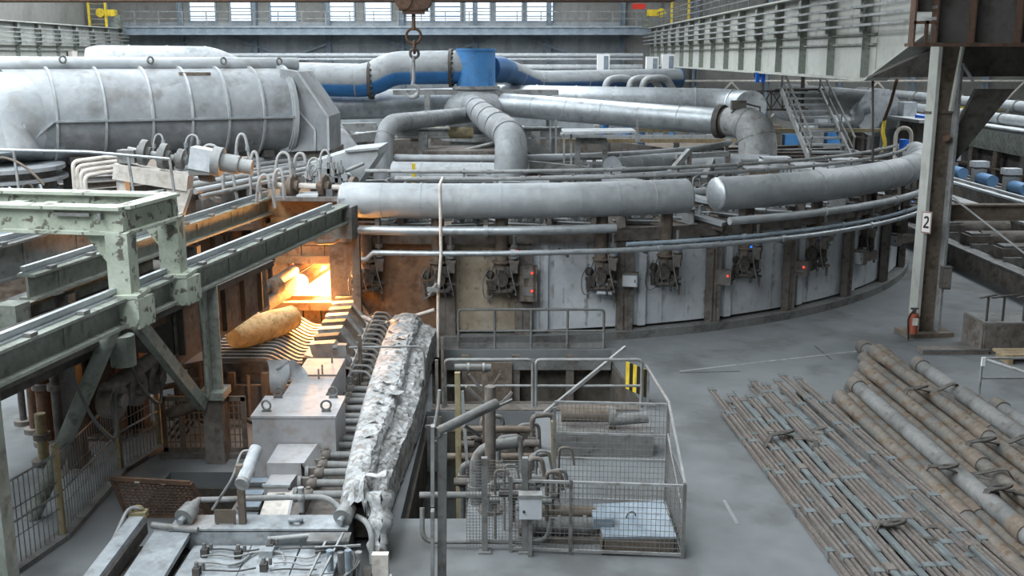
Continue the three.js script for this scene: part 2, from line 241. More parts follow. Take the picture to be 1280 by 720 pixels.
// ---- crane runway girders on both sides ----
function runway(label, x, d0, d1, side, material, pitch, haunch) {
  const t = thing('crane_runway_girder', label, 'girder'); const y0 = 6.8, y1 = 9.6, f = x - side * 0.02;
  part(t, 'web_plate', bx(0.06, y1 - y0, d1 - d0, x, (y0 + y1) / 2, (d0 + d1) / 2), material);
  part(t, 'top_flange', bx(0.9, 0.07, d1 - d0, x, y1, (d0 + d1) / 2), material);
  part(t, 'bottom_flange', bx(0.7, 0.07, d1 - d0, x, y0, (d0 + d1) / 2), material);
  for (let d = d0 + 0.6; d < d1; d += pitch) { const s = part(t, 'stiffener', [bx(0.26, y1 - y0 - 0.1, 0.05, x - side * 0.15, (y0 + y1) / 2, d), bx(0.06, 1.3, 0.3, x - side * 0.32, 8.85, d)], M.greenD); for (let k = 0; k < 4; k++) part(s, 'rail_bracket', bx(0.4, 0.07, 0.34, x - side * 0.45, 8.4 + k * 0.27, d), M.greenD); }
  for (const y of [8.15, 7.85]) part(t, 'web_strip', bx(0.12, 0.06, d1 - d0, x - side * 0.08, y, (d0 + d1) / 2), M.greenD);
  for (let k = 0; k < 4; k++) part(t, 'conductor_rail', bx(0.05, 0.07, d1 - d0, x - side * 0.62, 8.4 + k * 0.27, (d0 + d1) / 2), M.steel);
  return t;
}
{ const t = runway('long pale crane girder with dark stiffeners on the right, ending above the concrete floor', 11, 32.6, 86, 1, M.girder, 3.6);
  // tapered near end over the column
  part(t, 'haunch_plate', prism([V(11, 6.8, 32.6), V(11, 9.6, 32.6), V(11, 9.6, 28), V(11, 8.1, 28)], V(0.06, 0, 0)), M.girder);
  part(t, 'haunch_flange', bar(V(11, 6.8, 32.6), V(11, 8.08, 28), 0.7, 0.07), M.girder);
  for (let k = 0; k < 4; k++) part(t, 'conductor_rail', bx(0.05, 0.07, 6, 10.38, 8.4 + k * 0.27, 29.6), M.steel);
  done(t);
  const r = thing('walkway_railing', 'grey walkway railing on top of the right-hand crane girder', 'railing');
  for (let d = 30; d < 84; d += 2.4) part(r, 'post', bx(0.07, 1.15, 0.07, 11.2, 10.2, d), M.mid);
  for (const y of [10.1, 10.45, 10.75]) part(r, 'rail', bx(0.06, 0.06, 55, 11.2, y, 57), M.mid);
  part(r, 'walkway_deck', bx(1.2, 0.08, 55, 11.9, 9.68, 57), M.mid); done(r);
}
done(runway('long pale crane girder high on the left above the big duct', -31, 46, 86, -1, M.girder, 3.0));
one('girder_support_beam', 'dark brown beam under the left crane girder', 'beam', [bx(0.8, 0.95, 46, -32, 6.28, 63)], M.dark);
one('warning_box', 'small cream box on the left crane girder', 'box', [bx(0.3, 1.0, 0.9, -30.7, 7.35, 75.6), bx(0.34, 0.08, 0.94, -30.7, 7.4, 75.6)], M.cream);
{ // far catwalk
  const t = thing('catwalk', 'light blue grey catwalk across the far wall below the windows', 'catwalk');
  part(t, 'fascia_beam', ib(V(-31, 9.45, 86.5), V(11, 9.45, 86.5), 0.62, 0.5, 0.08).concat(bx(42, 0.5, 0.1, -10, 9.45, 86.4)), M.slate);
  part(t, 'deck', bx(42, 0.08, 2.5, -10, 9.8, 87.7), M.sheet);
  for (let x = -30; x <= 11; x += 1.9) part(t, 'railing_post', bx(0.08, 1.2, 0.08, x, 10.4, 86.6), M.steel);
  for (const y of [10.4, 10.95]) part(t, 'hand_rail', bx(42, 0.07, 0.07, -10, y, 86.6), M.steel);
  done(t);
}
{ // bumpers at the far ends of the runways
  const mk = (x, flip, red) => { const t = thing('crane_buffer', red ? 'yellow crane buffer with red plate at far end of right girder' : 'yellow crane buffer at far end of the left girder', 'buffer');
    part(t, 'stand', bx(0.5, 1.0, 0.6, x, 10.1, 84.6), M.greenD); part(t, 'buffer_head', [bx(0.9, 0.5, 0.5, x + flip * 0.5, 10.75, 84.4), cy(V(x + flip * 1.1, 10.75, 84.4), V(x + flip * 1.1, 10.75, 83.9), 0.34)], M.yellow);
    if (red) part(t, 'red_plate', bx(1.0, 0.4, 0.3, x - 0.6, 11.25, 84.4), M.red); return done(t); };
  mk(-30.6, -1, false); mk(10.4, 1, true);
  const lad = (x, label) => { const t = thing('access_ladder', label, 'ladder'); for (const s of [0, 1.3]) part(t, 'stile', bx(0.16, 2.6, 0.16, x + s, 10.9, 84), M.yellow); for (let k = 0; k < 6; k++) part(t, 'rung', bx(1.3, 0.07, 0.07, x + 0.65, 9.9 + k * 0.38, 84), M.yellowD); return done(t); };
  lad(-32.6, 'yellow access ladder in the far left corner above the girder'); lad(12.3, 'yellow access ladder in the far right corner above the girder');
}
{ // crane bridge and its hook
  const t = thing('crane_bridge', 'rusty brown crane bridge girder crossing the top of the view', 'crane');
  part(t, 'bridge_girder', [bx(37.5, 1.4, 0.9, -13, 10.12, 39), bx(37.5, 0.06, 1.1, -13, 9.42, 39)], M.rust);
  part(t, 'end_girder', [bx(6.4, 1.0, 0.9, 8.6, 10.55, 39)], M.rust); done(t);
  const h = thing('crane_hook', 'steel crane hook hanging on a short chain over the furnace', 'hook');
  const d = 38, c = (px, py) => D(px, py, d);
  part(h, 'hook_block', [bx(1.0, 0.5, 0.5, c(517, 6).x, c(517, 6).y + 0.05, d), bx(0.75, 0.2, 0.4, c(517, 14).x, c(517, 14).y, d), cy(off(c(505, 2), 0, 0, -0.3), off(c(505, 2), 0, 0, 0.3), 0.28), cy(off(c(529, 2), 0, 0, -0.3), off(c(529, 2), 0, 0, 0.3), 0.28)], M.rust);
  part(h, 'shackle_link', cy(c(517, 15), c(517, 38), 0.07), M.rust);
  const l = c(517, 45); part(h, 'chain_link', [tor(l, 0.26, 0.05).scale(1, 1, 1)], M.rust);
  part(h, 'chain_link', tor(c(518, 59), 0.2, 0.05, 0, Math.PI / 2), M.rust);
  part(h, 'chain_link', [tor(c(518, 67), 0.15, 0.05)], M.dark);
  const k = []; for (let i = 0; i <= 14; i++) { const a = 1.5 - i / 14 * 4.3; k.push(new THREE.Vector3(c(515, 114).x + 0.22 * Math.cos(a), c(515, 114).y + 0.22 * Math.sin(a), -d)); }
  part(h, 'hook', [...tb([c(517, 70), c(517, 100), ...k], (t2) => (t2 > 0.55 ? 0.1 - 0.07 * (t2 - 0.55) / 0.45 : 0.06), 0)], M.steel); done(h);
}
{ // right-hand column with dark boom beam over it
  const x = 11.36, d = 28.2, t = thing('hall_column', 'tall riveted steel column with pale flange and brown web', 'column');
  const turn = 0.13;
  part(t, 'pale_flange', bx(0.1, 8.1, 0.44, 0, 4.05, 0).rotateY(turn).translate(x - 0.3, 0, -d), M.girder);
  part(t, 'web_plate', bx(0.6, 8.1, 0.06, 0, 4.05, 0).rotateY(turn).translate(x, 0, -d - 0.02), M.brown);
  part(t, 'pale_flange', bx(0.07, 7.2, 0.44, 0, 3.6, 0).rotateY(turn).translate(x + 0.3, 0, -d), M.steel);
  part(t, 'base_plate', bx(1.3, 0.12, 0.8, 0, 0.06, 0).rotateY(turn).translate(x, 0, -d), M.brown);
  part(t, 'rust_disc', cy(D(1183, 172, 28.1), D(1183, 172, 28.0), 0.1), M.rust);
  part(t, 'cross_plate', bx(0.8, 0.05, 0.34, 0, 6.05, 0.1).rotateY(turn).translate(x, 0, -d), M.brown);
  part(t, 'knee_plate', prism([V(11.66, 5.2, 28.4), V(12.3, 6.65, 28.4), V(13.3, 6.65, 28.4), V(11.66, 4.4, 28.4)], V(0, 0, 0.2)), M.dark);
  part(t, 'inner_strut', bar(V(11.42, 6.1, 27.85), V(11.6, 7.9, 27.85), 0.14, 0.06), M.girder);
  part(t, 'angle_strut', bar(V(11.6, 7.3, 27.8), V(11.92, 6.85, 27.8), 0.1, 0.05), M.steel);
  done(t);
  const sgn = thing('number_sign', 'small white sign reading 2 on the column flange', 'sign');
  const c = document.createElement('canvas'); c.width = 128; c.height = 192; const q = c.getContext('2d'); q.fillStyle = '#d8d4d2'; q.fillRect(0, 0, 128, 192); q.strokeStyle = '#8a5a54'; q.lineWidth = 10; q.strokeRect(6, 6, 116, 180); q.fillStyle = '#22201f'; q.font = 'bold 150px sans-serif'; q.textAlign = 'center'; q.fillText('2', 64, 148);
  const ct = new THREE.CanvasTexture(c); ct.colorSpace = THREE.SRGBColorSpace;
  const pl = lit(new THREE.Mesh(new THREE.BoxGeometry(0.27, 0.58, 0.02), [M.white, M.white, M.white, M.white, new THREE.MeshStandardMaterial({ map: ct, roughness: 0.6 }), M.white])); pl.name = 'sign_plate';
  const sp0 = D(1158, 278, 27.86); pl.position.copy(sp0); pl.rotation.y = -0.8; pl._sh = true; sgn.add(pl); part(sgn, 'bracket', bx(0.2, 0.04, 0.1, sp0.x + 0.05, sp0.y, 27.95), M.steel); done(sgn);
  const b = thing('end_girder', 'dark rusty panelled girder end resting on the right column', 'girder');
  const fd = 26.6, p = (px, py) => D(px, py, fd);
  const gx0 = p(1144, 0).x, gy0 = p(1146, 56).y;
  part(b, 'face_plate', [bx(6, 3, 0.1, gx0 + 3.65, gy0 + 1.55, fd + 0.35), bx(0.5, 2.4, 0.1, gx0 + 0.35, gy0 + 2.0, fd + 0.35)], M.panelK);
  for (const px of [1146, 1174, 1221, 1280]) part(b, 'stiffener', bx(0.05, 3, 0.34, p(px, 0).x, gy0 + 1.5, fd + 0.15), M.rust);
  part(b, 'bottom_flange', bx(6.6, 0.08, 0.6, gx0 + 3.3, gy0, fd + 0.2), M.rust);
  part(b, 'window_frame', [bx(0.58, 0.07, 0.1, gx0 + 0.28, p(0, 28).y, fd), bx(0.07, 0.62, 0.1, gx0 + 0.33, p(0, 42).y, fd), bx(0.05, 0.62, 0.1, gx0 + 0.03, p(0, 42).y, fd)], M.rust);
  part(b, 'underside_beam', prism([D(1088, 97, 29), D(1176, 57, 29), D(1330, 57, 29), D(1330, 95, 29)], V(0, 0, 0.4)), M.dark);
  part(b, 'top_plate', bx(6.6, 0.1, 2.0, gx0 + 3.3, gy0 + 2.9, fd + 1), M.dark);
  done(b);
}
// ================= the rotary furnace =================
const seg = (R0, R1, a0, a1, y0, y1, n = 6) => { const P = [], I = []; for (let i = 0; i <= n; i++) { const a = a0 + (a1 - a0) * i / n; for (const [R, y] of [[R1, y0], [R1, y1], [R0, y1], [R0, y0]]) { const p = onRing(R, a, y); P.push(p.x, p.y, p.z); } } const q = (a, b, c, d) => I.push(a, b, c, a, c, d); for (let i = 0; i < n; i++) for (let k = 0; k < 4; k++) { const a = i * 4 + k, b = i * 4 + (k + 1) % 4; q(a, a + 4, b + 4, b); } q(0, 1, 2, 3); const e = n * 4; q(e + 3, e + 2, e + 1, e); const g = new THREE.BufferGeometry(); g.setAttribute('position', new THREE.Float32BufferAttribute(P, 3)); g.setIndex(I); const s = g.toNonIndexed(); s.computeVertexNormals(); return s; };
const R_ = (deg) => deg * Math.PI / 180;
const RW = 16.6, STAYS = [-62, -50, -40, -30, -18.2, -11.4, -1.5, 5.5, 15, 24.3, 34, 44, 54, 64, 75, 88];
{
  const t = thing('rotary_furnace', 'huge round grey furnace with dusty panelled wall and brown buckstays', 'furnace');
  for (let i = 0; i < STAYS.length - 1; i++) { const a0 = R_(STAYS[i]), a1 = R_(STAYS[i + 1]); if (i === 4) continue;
    part(t, 'wall_panel', seg(RW - 0.15, RW, a0, a1, 0.3, 2.85, 8), i === 5 ? M.glowP : i < 5 ? M.panelD : i === 6 ? M.panelT : M.panel);  // the panel right of the mouth has glow spill in its colour
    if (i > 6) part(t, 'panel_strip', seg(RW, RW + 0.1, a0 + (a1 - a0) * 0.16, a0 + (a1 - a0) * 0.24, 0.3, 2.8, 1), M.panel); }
  for (const a of STAYS) { const A = R_(a), p0 = onRing(RW + 0.12, A, 0.2), p1 = onRing(RW + 0.12, A, 2.95); part(t, 'buckstay', [bar(p0, p1, 0.1, 0.22), ...[-0.13, 0.13].map((o) => bar(onRing(RW + 0.16, A + o / 16, 0.2), onRing(RW + 0.16, A + o / 16, 2.95), 0.06, 0.2))], M.dirty); }
  part(t, 'base_curb', seg(RW - 0.3, RW + 0.34, R_(-8), R_(100), 0, 0.22, 60), M.mid);
  part(t, 'roof_deck', [seg(8, RW + 0.2, R_(-62), R_(110), 2.86, 3.02, 60), seg(8, RW, R_(110), R_(298), 2.86, 3.02, 60)], M.brown);
  part(t, 'inner_wall', [seg(8, 8.2, 0, Math.PI * 2, 0, 3.6, 48)], M.dirty);
  for (let i = 0; i < 26; i++) { const A = R_(-60 + i * 6.8); part(t, 'roof_beam', ib(onRing(8.4, A, 3.25), onRing(RW + 0.3, A, 3.25), 0.42, 0.24, 0.03), i % 3 ? M.dirty : M.steel); }
  part(t, 'rim_beam', seg(RW + 0.05, RW + 0.25, R_(-62), R_(110), 2.7, 3.03, 60), M.dirty);
  done(t, V(FC.x, 0, FC.d));
}
// manifold pipes round the rim
function manifold(label, a0, a1, y, cap) {
  const t = thing('manifold_pipe', label, 'pipe', 'air manifold pipes round the furnace rim');
  part(t, 'pipe', sweep(arc(17.05, a0, a1, y, 36), 0.46, 18), M.ductB);
  const n = 9; for (let i = 1; i < n; i++) { const A = a0 + (a1 - a0) * i / n, p = onRing(17.05, A, y), q = onRing(17.05, A + 0.002, y).sub(p).normalize(); part(t, 'seam_band', ring(p, q, 0.468, 0.05, 18), M.ductB); }
  for (const A of [a0, a1]) { const p = onRing(17.05, A, y), q = onRing(17.05, A + (A === a0 ? -1 : 1) * 0.002, y).sub(p).normalize(); part(t, 'end_cap', new THREE.SphereGeometry(0.46, 18, 8, 0, Math.PI * 2, 0, Math.PI / 2).scale(1, 0.35, 1).applyMatrix4(basis(p, p.clone().add(q)).multiply(new THREE.Matrix4().makeRotationX(Math.PI / 2)).setPosition(p)), M.silver); }
  for (let A = a0 + 0.05; A < a1; A += 0.165) part(t, 'saddle', bar(onRing(17.05, A, 3.0), onRing(17.05, A, y - 0.35), 0.3, 0.12), M.dirty);
  return done(t);
}
manifold('long grey manifold pipe at the front of the furnace rim', R_(-10.2), R_(20.3), 3.86);
manifold('curved grey manifold pipe sweeping round the right of the rim', R_(23.6), R_(78), 3.86);
const ringPipe = (label, R, a0, a1, y, r, m, extra) => { const t = thing('ring_pipe', label, 'pipe'); part(t, 'pipe', tb([...(extra ?? []), ...arc(R, a0, a1, y, 48)], r, 0, 8), m); for (let A = a0 + 0.04; A < a1; A += 0.12) part(t, 'clip', [bar(onRing(R - 0.02, A, y - 0.12), onRing(R - 0.02, A, y + r + 0.02), 0.05, 0.05), bar(onRing(R, A, y - 0.12), onRing(RW, A, y - 0.12), 0.05, 0.04)], M.dirty); for (let A = a0 + 0.2; A < a1; A += 0.22) part(t, 'coupling', ring(onRing(R, A, y), onRing(R, A + 0.01, y).sub(onRing(R, A, y)).normalize(), r + 0.025, 0.12, 10), m); return done(t); };
ringPipe('thick pale gas pipe just under the front manifold', 17.45, R_(-9.4), R_(13.2), 3.15, 0.12, M.silver);
ringPipe('pale gas pipe under the curved right manifold', 17.6, R_(23.8), R_(84), 3.2, 0.11, M.ductB);
ringPipe('thin pale pipe along the wall top, lowest of the ring pipes', 17.75, R_(-7.2), R_(86), 2.62, 0.07, M.silver, [onRing(17.75, R_(-8.2), 2.45), onRing(17.75, R_(-7.8), 2.45)]);
ringPipe('thin blue grey pipe just behind the lowest ring pipe', 17.6, R_(14), R_(87), 2.74, 0.06, M.slate);
ringPipe('thin handrail pipe above the manifold, upper one', 16.4, R_(-9), R_(60), 4.55, 0.05, M.steel);
ringPipe('thin handrail pipe above the manifold, lower one', 16.6, R_(-6), R_(66), 4.38, 0.05, M.steel);
M.burn = mat(coat([66, 62, 58], [82, 78, 73], [44, 40, 37], { seed: 501, m: 0.7, grain: 40 }), 0.9);
{ // burners: one prototype turned to face outward, built about the origin looking at +z
  const t = thing('burner', '', 'burner', 'dusty burner assemblies round the furnace wall');
  const y = (v) => v, P = (x, yy, z) => new THREE.Vector3(x, yy, z);
  part(t, 'drop_pipe', [cy(P(0, 2.05, 0.25), P(0, 3.4, 0.25), 0.17), ring(P(0, 2.5, 0.25), P(0, 1, 0), 0.2, 0.05), ring(P(0, 2.25, 0.25), P(0, 1, 0), 0.24, 0.05)], M.brown);
  part(t, 'burner_body', [cy(P(0, 1.3, -0.1), P(0, 1.3, 0.42), 0.2, 0.16), cy(P(0, 1.3, 0.42), P(0, 1.3, 0.48), 0.19), bx(0.24, 0.2, 0.2, -0.25, 1.1, -0.3), bx(0.2, 0.3, 0.2, 0.2, 1.5, -0.3), cy(P(-0.4, 1.2, 0.3), P(0.45, 1.15, 0.35), 0.05), cy(P(-0.2, 0.95, 0.3), P(0.3, 1.0, 0.4), 0.07), cy(P(0, 1.3, 0.25), P(0, 1.6, 0.25), 0.16), cy(P(0.28, 1.05, 0.2), P(0.28, 1.5, 0.2), 0.09), new THREE.SphereGeometry(0.12, 10, 8).translate(-0.3, 1.4, 0.3), new THREE.SphereGeometry(0.1, 10, 8).translate(0.3, 1.05, 0.34)].map((g) => g.translate(0, 0.5, 0)), M.burn);
  part(t, 'gas_pipe', [...tb([P(0.34, 2.95, 0.35), P(0.34, 2.4, 0.35), P(0.34, 2.2, 0.3), P(0.12, 2.0, 0.3)], 0.045, 0.08), ring(P(0.34, 2.65, 0.35), P(0, 1, 0), 0.1, 0.1), ring(P(0.34, 2.4, 0.35), P(0, 1, 0), 0.12, 0.08)], M.mid);
  const v = part(t, 'valve', [cy(P(0.46, 2.25, 0.3), P(0.24, 2.25, 0.3), 0.1), bx(0.18, 0.26, 0.18, 0.34, 2.1, -0.32)], M.dirty); part(v, 'actuator', [bx(0.09, 0.08, 0.09, 0.42, 2.45, -0.38)], M.blueD);
  for (let i = 0; i < 5; i++) part(t, 'hose', tb([P(-0.3 + i * 0.12, 2.1 + 0.1 * i, 0.3), P(-0.5 + i * 0.2, 1.8, 0.5), P(-0.45 + i * 0.22, 1.2 + 0.12 * (i % 3), 0.42), P(-0.1 + i * 0.1, 1.45, 0.3)], 0.016, 0.3, 5), i % 2 ? M.rubber : M.mid);
  part(t, 'bracket', [bx(0.8, 0.06, 0.3, 0, 1.42, -0.1), bx(0.06, 0.3, 0.06, -0.36, 1.28, -0.1), bx(0.06, 0.3, 0.06, 0.36, 1.28, -0.1)], M.dirty);
  const spots = [[-8.9, 'brown burner beside the glowing furnace mouth'], [-2.2, 'dark burner right of the thin white standpipe'], [3.6, 'burner between the twin switch panel and the grey door'], [12.9, 'burner just above the white junction box pair'], [19.4, 'dark burner under the end of the front manifold pipe'], [28.7, 'burner with blue valve below the cap of the right manifold'], [38.7, 'burner right of the first dark wall box with a red lamp'], [49, 'burner on the right half of the wall between two stays'], [59, 'burner near the bend of the wall, with blue lamps'], [69, 'rightmost burner beside the tall column']];
  spots.forEach(([a, l], i) => { const A = R_(a), o = i ? copy(t, onRing(RW + 0.05, A, 0), -A, l) : t; if (!i) { o.position.copy(onRing(RW + 0.05, A, 0)); o.rotation.y = -A; o.userData.label = l; } o.position.y = 0; });
}
{ // wall boxes
  const bxs = (name, label, cat, px, py, w, h, dep, m, fn) => { const p = D(px, py, 10); const A0 = 0; // find the wall point along this ray
    const r = ray(px, py).normalize(), o = camera.position; let s = 20; for (let i = 0; i < 600; i++) { const q = o.clone().addScaledVector(r, s); if (Math.hypot(q.x - FC.x, -q.z - FC.d) < RW + 0.3) break; s += 0.05; }
    const q = o.clone().addScaledVector(r, s), a = Math.atan2(q.x - FC.x, FC.d + q.z), t = thing(name, label, cat); const put = (g) => g.rotateY(-a).translate(q.x, q.y, q.z);
    part(t, 'housing', put(new THREE.BoxGeometry(w, h, dep)), m); fn?.(t, put, w, h, dep); part(t, 'mount', put(new THREE.BoxGeometry(w * 0.7, h * 0.7, 0.8).translate(0, 0, -dep / 2 - 0.35)), M.dirty); return done(t); };
  const door = (t, put, w, h, d) => { const dd = part(t, 'door', put(new THREE.BoxGeometry(w * 0.9, h * 0.88, 0.03).translate(0, 0, d / 2 + 0.01)), M.panel); part(dd, 'latch', put(new THREE.BoxGeometry(0.03, 0.08, 0.03).translate(w * 0.35, 0, d / 2 + 0.03)), M.mid); part(t, 'lid', put(new THREE.BoxGeometry(w * 1.06, 0.04, d * 1.2).translate(0, h / 2 + 0.02, 0.02)), M.dirty); };
  const lamps = (t, put, w, h, d) => { for (const [x, yy] of [[0.12, 0.28], [0.12, -0.2]].filter(([, yy]) => h > 0.8 || yy > 0)) { part(t, 'switch_plate', put(new THREE.BoxGeometry(0.26, 0.24, 0.04).translate(0.02, h > 0.8 ? yy : 0.02, d / 2)), M.mid); part(t, 'red_lamp', put(new THREE.SphereGeometry(0.034, 8, 6).translate(x, h > 0.8 ? yy + 0.02 : 0.06, d / 2 + 0.04)), M.redLamp); } };
  bxs('junction_box', 'square white junction box on the grey furnace wall', 'box', 756, 358, 0.42, 0.4, 0.22, M.panel, door);
  bxs('junction_box', 'white junction box at the foot of a wall stay, right of the other', 'box', 788, 350, 0.4, 0.34, 0.2, M.panel, door);
  bxs('switch_box', 'grey switch panel with two red lamps on furnace wall', 'panel', 660, 354, 0.5, 0.95, 0.2, M.panelD, lamps);
  bxs('lamp_box', 'small red lamp pair high on the wall left of switch panel', 'lamp', 641, 316, 0.28, 0.16, 0.12, M.dirty, lamps);
  bxs('control_box', 'dark control box with red lamp left of a brown wall stay', 'box', 906, 346, 0.4, 0.42, 0.25, M.dirty, lamps);
  bxs('control_box', 'dark control box with red lamp on the right half of the wall', 'box', 1002, 335, 0.42, 0.42, 0.25, M.dirty, lamps);
  bxs('control_box', 'dark control box hanging under a burner far along the wall', 'box', 1074, 322, 0.42, 0.4, 0.25, M.dirty, door);
  bxs('control_box', 'dark control box nearest the bend of the wall', 'box', 1118, 300, 0.42, 0.36, 0.25, M.dirty, door);
  for (const [px, py, l] of [[1027, 302, 'bright blue valve high beside the first dark control box'], [939, 313, 'bright blue valve below the cap of the right manifold'], [1127, 271, 'pair of bright blue valves near the bend of the wall'], [1142, 256, 'bright blue valve topmost, beside the column']]) bxs('blue_valve', l, 'valve', px, py, 0.12, 0.2, 0.14, M.blueD, (t, put) => { part(t, 'valve_lamp', put(new THREE.SphereGeometry(0.06, 8, 6).translate(0, 0.1, 0.06)), M.blueLamp); part(t, 'lever', put(new THREE.BoxGeometry(0.4, 0.05, 0.05).translate(0.1, -0.05, 0.08)), M.dark); });
}
// ---- hub and pipes over the furnace ----
const dusty = new THREE.MeshStandardMaterial({ roughness: 0.6, vertexColors: true, map: coat([238, 238, 238], [255, 255, 255], [205, 205, 205], { seed: 301, m: 2.7, grain: 14 }), bumpMap: bump, bumpScale: 0.003 });
const lin = (r, g, b) => new THREE.Color().setRGB(r / 255, g / 255, b / 255, THREE.SRGBColorSpace).toArray();
const CB = lin(56, 122, 184), CG = lin(150, 155, 158), CD = lin(56, 96, 140);
const dustCap = (cut) => (dv) => (dv.y > cut ? CG : dv.y < cut - 0.25 ? CB : CG);
function pipe(name, label, pts, r, m, o = {}) {
  const t = thing(name, label, o.cat ?? 'pipe'), pp = round(pts, o.bend ?? 0, 6);
  part(t, 'pipe', sweep(pp, r, o.n ?? 20, o.col), m);
  const bands = o.bands ?? 0, L = pp.length; let tot = 0; const acc = [0]; for (let i = 1; i < L; i++) { tot += pp[i].distanceTo(pp[i - 1]); acc.push(tot); }
  for (let k = 1; k <= bands; k++) { const s = tot * k / (bands + 1); let i = 1; while (acc[i] < s) i++; const f = (s - acc[i - 1]) / (acc[i] - acc[i - 1]), p = lerp(pp[i - 1], pp[i], f), q = pp[i].clone().sub(pp[i - 1]).normalize(); part(t, 'seam_band', ring(p, q, (typeof r === 'function' ? r(s / tot) : r) + (o.bt ?? 0.012), 0.06, 20), m === dusty ? M.ductB : m); }
  for (const [i, w] of o.flanges ?? []) { const p = pts[i], j = i ? i - 1 : 1, q = pts[j].clone().sub(p).normalize(); const rr = (typeof r === 'function' ? r(i / (pts.length - 1)) : r); const f = part(t, 'flange', ring(p.clone().addScaledVector(q, w ?? 0.2), q, rr + 0.1, 0.1, 24), M.ductB); }
  for (const i of o.caps ?? []) { const p = pts[i], j = i ? i - 1 : 1, q = p.clone().sub(pts[j]).normalize(); part(t, 'end_cap', ring(p, q, (typeof r === 'function' ? r(i ? 1 : 0) : r) + 0.03, 0.06, 24), o.capM ?? M.silver); }
  return t;
}
{
  const t = thing('hub_drum', 'blue steel drum on the hub above the furnace centre', 'drum'); const c = D(595, 85, 44.5);
  part(t, 'drum', cy(V(c.x, c.y - 0.78, 44.5), V(c.x, c.y + 0.74, 44.5), 0.8, 0.8, 28), M.blue);
  part(t, 'rim', cy(V(c.x, c.y + 0.7, 44.5), V(c.x, c.y + 0.78, 44.5), 0.83, 0.83, 28), M.blue);
  part(t, 'drum_flange', cy(V(c.x, c.y - 0.86, 44.5), V(c.x, c.y - 0.72, 44.5), 0.98, 0.98, 28), M.steel); 
  part(t, 'support_beam', [bar(V(c.x - 3.4, c.y - 0.98, 44.1), V(c.x + 3.4, c.y - 0.98, 44.1), 0.2, 0.2), bar(V(c.x - 2.2, c.y - 0.98, 44.9), V(c.x + 3.4, c.y - 0.98, 44.9), 0.2, 0.2)], M.steel);
  for (const s of [-2, 3]) part(t, 'support_leg', bar(V(c.x + s, 3, 44.1), V(c.x + s, c.y - 1, 44.1), 0.22, 0.22), M.steel); done(t);
  const h = thing('pipe_hub', 'grey conical hub with pipe stubs under the blue drum', 'hub');
  part(h, 'neck', cy(V(c.x, 3, 44.5), V(c.x, c.y - 0.9, 44.5), 1.2, 0.9, 24), M.ductB); part(h, 'shoulder', new THREE.SphereGeometry(1.35, 20, 12).scale(1, 0.75, 1).translate(c.x, 5.2, -44.2), M.duct); part(h, 'collar', cy(V(c.x, 4.1, 44.5), V(c.x, 4.3, 44.5), 1.5, 1.5, 24), M.steel); done(h);
  const col = dustCap(0.06);
  let p = pipe('air_pipe', 'dusty grey pipe with blue underside running left from blue drum', [D(588, 84, 44.6), D(490, 85, 44.6), D(462, 101, 44.6), D(300, 97, 44.6)], 0.68, dusty, { bend: 0.5, col, n: 40, bands: 3 });
  for (const px of [463, 563]) { const q = D(px, px < 500 ? 100.5 : 85, 44.6), b = []; for (let i = 0; i < 20; i++) { const a = i / 20 * Math.PI * 2; b.push(new THREE.SphereGeometry(0.055, 5, 4).translate(q.x + 0.1, q.y + Math.cos(a) * 0.74, q.z + Math.sin(a) * 0.74)); } part(p, 'flange', ring(q, new THREE.Vector3(1, 0, 0), 0.78, 0.12, 28), M.dark); part(p, 'bolt_circle', b, M.dark); } done(p);
  p = pipe('air_pipe', 'blue pipe bending down right of the hub, then running to far right', [D(612, 86, 45), D(634, 88, 46), D(664, 102, 50), D(848, 98, 54)], (s) => (s < 0.2 ? 0.55 : 0.49), dusty, { bend: 0.9, col: (dv, s) => (s < 0.3 ? CD : dv.y > 0.0 ? CG : CD), n: 32, bands: 4, caps: [3], capM: M.blueD });
  done(p);
  for (const [px, n] of [[757, 'first'], [787, 'second'], [803, 'third']]) { const q = pipe('loop_pipe', `${n === 'first' ? 'leftmost' : n === 'second' ? 'middle' : 'rightmost'} of three looped grey pipes with blue feet`, [D(px, 125, 50), D(px, 99, 50), D(px + 30, 97, 50.5), D(px + 38, 112, 50.6)], 0.17, M.ductB, { bend: 0.5, n: 12 }); part(q, 'blue_foot', cy(V(D(px, 126, 50).x, 0, 50), D(px, 109, 50), 0.185), M.blue); done(q); }
  done(pipe('radial_duct', 'fat pale duct running from hub to the front of the furnace', [D(590, 132, 43), D(612, 150, 37), D(637, 168, 32.6), D(640, 190, 31.6), D(636, 236, 31.4)], (s) => 0.46 + 0.04 * s, M.duct, { bend: 1.0, bands: 5, bt: 0.02 }));
  done(pipe('radial_pipe', 'slim grey pipe from hub bending down at the front left', [D(592, 143, 42), D(480, 155, 34), D(478, 236, 33.6)], 0.3, M.duct, { bend: 0.9, bands: 5 }));
  { const q = pipe('radial_duct', 'long grey duct running from hub to the right', [D(630, 131, 44), D(902, 152, 38)], 0.47, M.silver, { bands: 5 }); part(q, 'end_flange', [ring(D(901, 152, 38), D(902, 152, 38).sub(D(630, 131, 44)).normalize(), 0.6, 0.2)], M.dark); done(q); }
